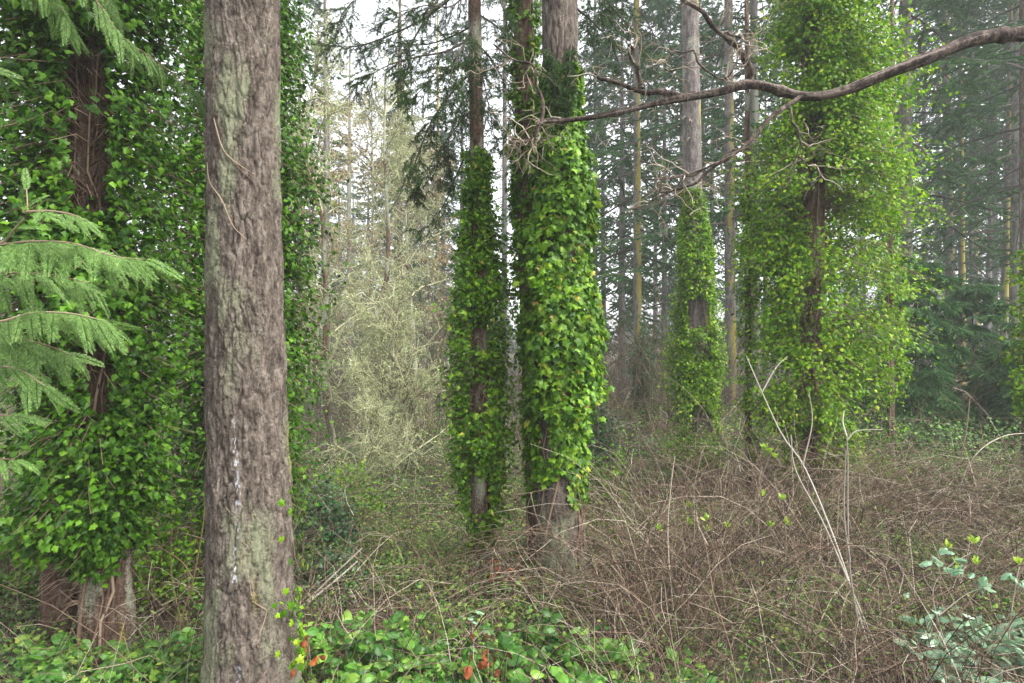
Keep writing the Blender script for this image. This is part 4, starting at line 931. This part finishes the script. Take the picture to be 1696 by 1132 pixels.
o = link('bramble_thicket', bb.mesh('bramble_thicket_far', M['cane'])); o['kind'] = 'stuff'; tag(o, 'duller bramble canes covering the ground farther back under the trees', 'brambles')
# dead grass and fine stems
pts = off_trunks(region(4500, lambda x, y: np.where(x > 900, 1, .6), -200, 1900, 3.8, 9)); p3, r3 = canes(pts, .4, (.25, .7), K=3, rad=(.0012, .0025), lean=.6)
bb = Buf(); tubes(bb, p3, r3, 3); o = link('dead_grass', bb.mesh('dead_grass', M['twig_pale'])); o['kind'] = 'stuff'; tag(o, 'straw-coloured dead grass and fine stems among the near brambles', 'dead grass')
# brown brush behind
pts = region(620, lambda x, y: np.where((x > 560) & (x < 760), 1, np.where((x > 960) & (x < 1240), .9, .25)), -100, 1800, 13, 26); p4, r4 = canes(pts, 2.2, (1.6, 3.2), K=6, rad=(.006, .012), lean=.35, wig=.1)
bb = Buf(); tubes(bb, p4, r4, 3); s4, _ = grow(p4, 8, .2, 1, .8, .6, 3, False, -.03, .18, .2); tubes(bb, s4, np.linspace(.005, .002, 3)[None].repeat(len(s4), 0), 3)
s5, _ = grow(s4, 3, .2, 1, .35, .7, 2, False, 0, .2, .1); tubes(bb, s5, np.linspace(.003, .0015, 2)[None].repeat(len(s5), 0), 3)
o = link('brown_brush', bb.mesh('brown_brush', M['cane_far'])); o['kind'] = 'stuff'; tag(o, 'upright leafless brown brush filling the ground between the distant trunks', 'brush')
# leaf litter
pts = region(16000, lambda x, y: np.ones_like(x), -250, 1950, 3.0, 14); n = len(pts)
bb = Buf(); scatter(bb, DIAM, np.stack([pts[:, 0], pts[:, 1], gz(pts[:, 0], pts[:, 1]) + rng.uniform(.005, .03, n)], -1), nrm(rng.normal(0, .35, (n, 3)) + [0, 0, 1]), nrm(rng.normal(0, 1, (n, 3)) * [1, 1, .2]), rng.uniform(.03, .08, n))
o = link('leaf_litter', bb.mesh('leaf_litter', M['litter'], smooth=False)); o['kind'] = 'stuff'; tag(o, 'brown fallen leaves strewn over the forest floor', 'leaf litter')
# small green leaves on the brambles
def sprinkle(name, label, cat, n, f, y0, y1, size, mat, hmax, tpl=IVY_S):
    p = off_trunks(region(n, f, -250, 1950, y0, y1)); h = rng.uniform(0, 1, n) ** 1.4 * hmax * (.5 + fbm(np.stack([p[:, 0], p[:, 1], 0 * p[:, 0]], -1) * 1.3, 77)) + .03
    b = Buf(); scatter(b, tpl, np.stack([p[:, 0], p[:, 1], gz(p[:, 0], p[:, 1]) + h], -1), nrm(rng.normal(0, .5, (n, 3)) + [0, -.25, 1]), nrm(rng.normal(0, 1, (n, 3)) * [1, 1, .45]), rng.uniform(*size, n))
    o = link(name, b.mesh(name, mat, smooth=False)); o['kind'] = 'stuff'; tag(o, label, cat); return o
cl2 = lambda x, y: sstep(.38, .55, fbm(np.stack([(x - CX) / F * y, y, 0 * x], -1) * .8, 58))
cl = lambda x, y: sstep(.42, .62, fbm(np.stack([(x - CX) / F * y, y, 0 * x], -1) * .9, 55))
sprinkle('bramble_leaf_cover', 'scattered small green leaves over the near brambles', 'ground cover', 46000, lambda x, y: .25 * cl(x, y) + np.where(x < 900, .5, .85) * cl(x, y) + .12, 4.0, 9.5, (.025, .055), M['ground_leaf'], .34, DIAM)
sprinkle('shrub_leaf_cover', 'olive green leaf cover on the ground farther back', 'ground cover', 40000, lambda x, y: np.where(x > 1180, 1., .75) * cl(x, y) + .12, 9, 19, (.03, .07), M['ground_leaf'], .9, DIAM)
sprinkle('low_green_cover', 'low fresh green leaves along the bottom left ground', 'ground cover', 9000, lambda x, y: np.where(x < 480, .9, np.where(x < 1050, .5, .12)) * cl(x, y) + .03, 3.6, 7, (.03, .06), M['salal'], .27)

sprinkle('salal_cover', 'green leafy cover over the brambles below the conifer saplings at right', 'ground cover', 15000, lambda x, y: np.where(x > 1200, 1., .12) * cl2(x, y), 9.2, 14, (.035, .075), M['salal'], .85)
sprinkle('vine_leaf_cover', 'yellow-green leaf cover in the hollow left of the slender ivied trunk', 'ground cover', 5500, lambda x, y: np.where((x > 470) & (x < 900), 1., .15) * cl2(x, y), 6.2, 11, (.028, .052), M['ground_leaf'], .42)

# ------------------------------------------------------------------ leafy shrubs
def shrub(name, label, x, d, H, W, n, per, size, mat, tpl=IVY_S, seed=1, group=None):
    p = px(x, CY, d); g0 = float(gz(p[0], p[1])); root = thing(name, label, 'shrub', (p[0], p[1], g0), group)
    a = rng.uniform(0, 2 * PI, n); sp = np.sqrt(rng.uniform(0, 1, n)); zt = H * np.sqrt(np.maximum(.05, 1 - sp ** 2)) * rng.uniform(.45, 1.05, n)
    end = np.stack([p[0] + np.cos(a) * sp * W, p[1] + np.sin(a) * sp * W, g0 + zt], -1); st = np.stack([p[0] + np.cos(a) * sp * W * .2, p[1] + np.sin(a) * sp * W * .2, 0 * a + g0 - .03], -1)
    mid = (st + end) / 2 + np.array([0, 0, .12 * H]); paths = np.stack([st, mid, end], 1)
    bb = Buf(); tubes(bb, paths, np.tile([.007, .005, .002], (n, 1)), 4); part('stem', bb, M['vine'], root)
    t = 1 - rng.uniform(0, 1, (n, per)) ** 1.5 * .75; pos, tan = at_path(paths, t); pos = (pos + rng.normal(0, .055, pos.shape)).reshape(-1, 3); m = len(pos)
    pos[:, 2] = np.maximum(pos[:, 2], gz(pos[:, 0], pos[:, 1]) + .04)
    bb = Buf(); scatter(bb, tpl, pos, nrm(rng.normal(0, .5, (m, 3)) + [0, -.3, .9]), nrm(rng.normal(0, .7, (m, 3)) + [0, -.2, -.2]), rng.uniform(*size, m)); part('foliage', bb, mat, root, smooth=False, stuff=True)
    return root
shrub('evergreen_shrub', 'dark glossy evergreen shrub at the foot of the dark ivy column', 525, 7.4, 1.05, .55, 110, 22, (.04, .07), M['holly'])
shrub('evergreen_shrub', 'mid green shrub in front of the grey fir trunk in the left gap', 565, 9.4, 1.15, .7, 110, 20, (.035, .06), M['ivy_mid'])
shrub('evergreen_shrub', 'dark bluish shrub right behind the foot of the middle fir', 985, 10.5, 1.8, .45, 120, 22, (.04, .07), M['holly'])
shrub('evergreen_shrub', 'light green shrub spray low behind the middle fir on the right', 1010, 9.3, .95, .5, 50, 14, (.05, .08), M['ivy_mid'])
shrub('evergreen_shrub', 'dark green low shrub by the resin-streaked trunk in the left gap', 545, 6.2, .45, .45, 80, 16, (.04, .07), M['holly'])
shrub('evergreen_shrub', 'dusky ivy mound at the foot of the slim yellow-mossed fir', 1066, 17.5, 3.4, .34, 200, 24, (.06, .10), M['ivy_blue'])
shrub('evergreen_shrub', 'green mound in front of the grey ivied fir', 1150, 11.6, .7, .7, 90, 18, (.04, .07), M['ivy_mid'])
shrub('evergreen_shrub', 'green bush in the undergrowth left of the two-stemmed trunk', 25, 6.0, 1.0, .6, 90, 18, (.035, .06), M['ground_leaf'])
shrub('evergreen_shrub', 'tangled green bush between the two-stemmed trunk and the nearest fir', 275, 5.9, 1.3, .6, 110, 16, (.035, .06), M['ivy_mid'])
shrub('evergreen_shrub', 'green mound at the foot of the ivy tower on its right', 1440, 9.6, .75, .6, 90, 16, (.04, .07), M['ivy_light'])
shrub('evergreen_shrub', 'pale green ground shrub under the conifer saplings', 1560, 10.6, .6, .9, 120, 16, (.035, .06), M['salal'])
shrub('evergreen_shrub', 'olive green ground shrub at the right edge in the middle distance', 1670, 9.2, .55, .8, 110, 16, (.035, .06), M['ground_leaf'])

# single-leaf plants near the bottom of the picture: every leaf an object
SALAL = leaf_data('salal_leaf', OVAL, M['salal'], 4); PALE = leaf_data('pale_leaf', (OVAL[0] * [.68, 1, 1], OVAL[1]), M['salal_pale'], 4); SPR = leaf_data('bud_leaf', NARROW, M['sprout'], 3); RUST = leaf_data('rust_leaf', OVAL, M['fern_dead'], 3)
def plant(label, x, ytop, d, nst, nl, size, data, spread=.28, name='leafy_plant', group='broad-leaved plants along the bottom', cat='plant'):
    p = px(x, ytop, d); g0 = float(gz(p[0], p[1])); H = max(.18, p[2] - g0); root = thing(name, label, cat, (p[0], p[1], g0), group)
    for k in range(nst):
        a = rng.uniform(0, 2 * PI); s = spread * rng.uniform(.3, 1); hh = H * rng.uniform(.6, 1.0)
        pa = spline([[p[0], p[1], g0 - .03], [p[0] + math.cos(a) * s * .4, p[1] + math.sin(a) * s * .4, g0 + hh * .6], [p[0] + math.cos(a) * s, p[1] + math.sin(a) * s, g0 + hh]], 8)
        bb = Buf(); tubes(bb, pa, np.linspace(.004, .002, 8), 4); st = part('stem', bb, M['stem_green'], root)
        t = np.linspace(.35, 1, nl)[None]; pos, tan = at_path(pa[None], t); pos = pos[0]; tan = tan[0]; sg = np.where(np.arange(nl) % 2, 1., -1.)[:, None]
        side = nrm(np.cross(tan, [0.1, .1, 1.]) * sg + rng.normal(0, .35, (nl, 3)))
        leaf_objects('leaf', data, pos, nrm(rng.normal(0, .3, (nl, 3)) + [0, -.45, 1]), nrm(side + tan * .35 + [0, -.1, -.15]), size * rng.uniform(.65, 1.2, nl), root)
    return root
spots = [(515, 1030, 4.6, 'glossy broad-leaved plant at the right foot of the nearest fir'), (560, 1065, 4.3, 'broad-leaved plant with large leaves low at bottom, second from the nearest fir'), (610, 1035, 4.7, 'broad-leaved plant beside the fallen grey sticks'), (650, 1075, 4.4, 'low broad-leaved plant midway along the bottom left half'),
         (700, 1050, 4.7, 'small broad-leaved plant below the slender ivied trunk'), (755, 1095, 4.2, 'broad-leaved plant left of the rust-coloured leaves'), (835, 1090, 4.2, 'broad-leaved plant right of the rust-coloured leaves'), (890, 1035, 4.6, 'tallest bright broad-leaved plant below the middle fir'),
         (945, 1060, 4.5, 'bright broad-leaved plant just right of the tallest one below the middle fir'), (990, 1095, 4.2, 'low bright plant at the bottom right of the middle fir'), (1085, 1100, 4.3, 'small green plant alone in the brambles at bottom centre'),
         (60, 1085, 4.4, 'broad-leaved plant in the bottom left corner'), (120, 1092, 4.3, 'broad-leaved plant in front of the left stem of the two-stemmed trunk'), (190, 1100, 4.25, 'broad-leaved plant in front of the mossy stem of the two-stemmed trunk'), (255, 1085, 4.4, 'broad-leaved plant between mossy stem and nearest fir'), (320, 1075, 4.5, 'light green plant touching the left foot of the nearest fir')]
for i, (x, y, d, lab) in enumerate(spots):
    plant(lab, x, y - 12, d, 9 + i % 3, 7, .095 if x < 480 or i % 2 else .115, SALAL, .36)
plant('pale grey-green broad-leaved shrub in the bottom right corner', 1610, 1045, 4.3, 16, 9, .12, PALE, .55)
plant('pale grey-green leafy shrub at the right edge of the bottom', 1690, 1030, 4.4, 12, 9, .12, PALE, .45)
plant('small pale-leaved plant in brambles left of the corner shrub', 1500, 1010, 4.5, 5, 5, .10, PALE, .3)

def sapling(label, stems, tufts, d, mat='twig', r=(.006, .003), leafy=None, group='bare young shoots among the brambles', tn=9, tsize=.055, name='young_shoot'):
    x0, y0 = stems[0][0]; b0 = px(x0, y0, d); g0 = float(gz(b0[0], b0[1])); root = thing(name, label, 'shoot', (b0[0], b0[1], g0), group)
    for k, st in enumerate(stems):
        P_ = [px(x, y, d + .02 * j) for j, (x, y) in enumerate(st)]
        if k == 0 and P_[0][2] > g0: P_ = [np.array([P_[0][0], P_[0][1], g0 - .03])] + P_
        pa = spline(P_, 20); bb = Buf(); tubes(bb, pa, np.linspace(r[0], r[1], 20) * (1 if k == 0 else .7), 6); part('stem', bb, M[mat], root)
    for (x, y) in tufts:
        c = px(x, y, d); n = tn
        tip = nrm(rng.normal(0, .5, (n, 3)) + [0, 0, .9]); leaf_objects('bud_leaf', SPR, np.repeat(c[None], n, 0), nrm(rng.normal(0, 1, (n, 3))), tip, tsize * rng.uniform(.7, 1.25, n), root)
    if leafy:
        for (x, y, n, s) in leafy:
            c = px(x, y, d); leaf_objects('leaf', PALE, c[None] + rng.normal(0, .035, (n, 3)), nrm(rng.normal(0, .4, (n, 3)) + [0, -.5, .9]), nrm(rng.normal(0, .8, (n, 3)) * [1, .6, .3] + [0, 0, -.2]), s * rng.uniform(.7, 1.2, n), root)
    return root
sapling('tall whitish bare shoot leaning left across the ivy tower', [[(1455, 1132), (1405, 960), (1365, 850), (1330, 770), (1295, 720), (1262, 650), (1236, 590)], [(1330, 770), (1345, 700), (1340, 650)], [(1262, 650), (1285, 610), (1305, 590)]], [], 4.6, 'shoot_white', (.008, .0028))
sapling('pale grey shoot forking at its top in front of the ivy tower', [[(1425, 1060), (1408, 950), (1404, 850), (1404, 760), (1402, 722)], [(1402, 730), (1420, 714), (1462, 712)], [(1402, 722), (1396, 700), (1398, 680)], [(1408, 930), (1398, 850), (1401, 745)]], [], 4.4, 'shoot_white', (.008, .004))
sapling('white slanting bare shoot low in front of the pale forked one', [[(1475, 1132), (1420, 1000), (1365, 870), (1318, 780), (1310, 720)]], [], 4.5, 'shoot_white', (.009, .003))
sapling('thin shoot with a fresh green leaf tuft left of the ivy tower', [[(1256, 880), (1250, 830), (1262, 790), (1275, 755)]], [(1275, 752), (1268, 745), (1282, 758)], 5.4, 'twig', (.006, .003), tn=12)
sapling('tall thin straight shoot in the brambles right of the middle fir', [[(1128, 1132), (1112, 980), (1106, 880), (1112, 800), (1118, 755)]], [], 5.0, 'twig_pale', (.006, .0025))
sapling('low shoots with yellow-green bud tufts in the middle of the brambles', [[(1150, 960), (1145, 900), (1142, 875)], [(1150, 940), (1165, 905), (1172, 885)], [(1150, 940), (1188, 905), (1204, 878)], [(1148, 920), (1120, 890), (1090, 880)]], [(1142, 868), (1174, 880), (1205, 874), (1092, 878), (1143, 840), (1170, 862)], 5.6, 'twig', (.004, .002), tn=10)
sapling('budding shoot right of the fresh green tuft', [[(1300, 950), (1302, 890), (1298, 850), (1296, 832)], [(1300, 900), (1275, 860), (1262, 828)]], [(1296, 828), (1262, 822), (1302, 868), (1276, 872)], 5.3, 'twig', (.005, .002), tn=9)
sapling('leafy shoot with pale leaves and yellow buds at lower right', [[(1590, 1132), (1560, 1050), (1545, 980), (1570, 940), (1610, 915)], [(1545, 980), (1530, 950), (1565, 925)], [(1555, 1020), (1600, 985), (1640, 970)]], [(1570, 908), (1614, 900), (1585, 935), (1618, 935)], 4.2, 'twig', (.005, .002), leafy=[(1545, 940, 6, .085), (1570, 918, 4, .09), (1625, 965, 5, .085), (1600, 942, 4, .08), (1510, 1010, 4, .07)], tn=7)
sapling('leafy shoot with a bright bud at the right edge', [[(1668, 1132), (1672, 1040), (1682, 970), (1688, 940)]], [(1688, 935)], 4.2, 'twig', (.006, .003), leafy=[(1685, 958, 5, .08)], tn=9)
sapling('dark upright little shoot left of the rust-coloured leaves', [[(782, 1125), (784, 1080), (783, 1050), (782, 1025)], [(784, 1060), (770, 1040)], [(784, 1062), (800, 1045)]], [], 4.3, 'twig', (.006, .003), leafy=[(782, 1025, 5, .06)])
sapling('whippy shoot rising between the two-stemmed trunk and the nearest fir', [[(282, 1132), (300, 1030), (320, 960), (335, 880), (340, 820)], [(300, 1030), (285, 960), (284, 900)], [(320, 960), (300, 930), (262, 905)]], [], 4.6, 'stem_green', (.009, .003))
sapling('arching bare shoot right of the conifer saplings', [[(1590, 810), (1605, 770), (1630, 740), (1665, 722), (1696, 718)]], [], 8.5, 'twig_pale', (.012, .005))
sapling('upright pale stub of a shoot before the conifer saplings', [[(1582, 800), (1590, 760), (1600, 715), (1606, 660)]], [], 9.0, 'twig_pale', (.016, .008))
# fallen sticks
for k, (pts, lab) in enumerate([([(500, 1005), (545, 960), (600, 908)], 'longer of the two grey fallen sticks right of the nearest fir'), ([(508, 1000), (560, 958), (592, 930)], 'shorter of the two grey fallen sticks right of the nearest fir')]):
    d = 5.4; P_ = [px(x, y, d + .25 * j) for j, (x, y) in enumerate(pts)]; bb = Buf(); pa = spline(P_, 12); pa[:, 2] += 0
    tubes(bb, pa, np.linspace(.012, .006, 12), 7); root = thing('fallen_stick', lab, 'stick', pa[0], 'fallen grey sticks'); part('stick_wood', bb, M['twig'], root)
# rust-coloured dead leaf clumps
for (x, y, d, n, lab) in [(808, 1085, 4.1, 9, 'bright rust-orange dead leaves at the bottom centre'), (520, 1085, 4.2, 10, 'dark rust dead leaf clump at the right foot of the nearest fir'), (842, 945, 6.0, 26, 'brown dead fern clump between slender trunk and middle fir'), (275, 1085, 4.7, 12, 'rust dead leaves between the left trunks'), (815, 1110, 4.0, 6, 'small red-brown dead leaves at the bottom edge centre')]:
    c = px(x, y, d); g0 = float(gz(c[0], c[1])); root = thing('dead_leaf_clump', lab, 'dead leaves', (c[0], c[1], g0), 'rust-coloured dead leaf clumps')
    top = max(c[2], g0 + .12)
    bb = Buf(); ends = np.stack([c[0] + rng.normal(0, .10, n), c[1] + rng.normal(0, .08, n), top + rng.normal(0, .05, n)], -1); st = np.tile([c[0], c[1], g0 - .02], (n, 1))
    tubes(bb, np.stack([st, (st + ends) / 2 + [0, 0, .05], ends], 1), np.tile([.003, .0025, .0015], (n, 1)), 3); part('stalk', bb, M['cane'], root)
    leaf_objects('leaf', RUST, ends, nrm(rng.normal(0, .5, (n, 3)) + [0, -.6, .8]), nrm(rng.normal(0, .7, (n, 3)) + [0, -.2, -.4]), rng.uniform(.045, .085, n), root)

# ------------------------------------------------------------------ haze
m, t, out = newmat('mist'); pv = N(t, 'ShaderNodeVolumePrincipled'); pv.inputs['Density'].default_value = HAZE_DENSITY; pv.inputs['Color'].default_value = (.93, .96, 1, 1); pv.inputs['Anisotropy'].default_value = .2
t.links.new(pv.outputs[0], out.inputs['Volume'])
bb = Buf(); X0, X1, Y0, Y1, Z0, Z1 = -200, 200, -25, 250, -2.2, 49
bb.add([(X0, Y0, Z0), (X1, Y0, Z0), (X1, Y1, Z0), (X0, Y1, Z0), (X0, Y0, Z1), (X1, Y0, Z1), (X1, Y1, Z1), (X0, Y1, Z1)], q=[(0, 3, 2, 1), (4, 5, 6, 7), (0, 1, 5, 4), (1, 2, 6, 5), (2, 3, 7, 6), (3, 0, 4, 7)])
hz = link('haze', bb.mesh('haze', m, smooth=False)); hz['kind'] = 'stuff'; tag(hz, 'thin pale mist hanging between the trees', 'haze')
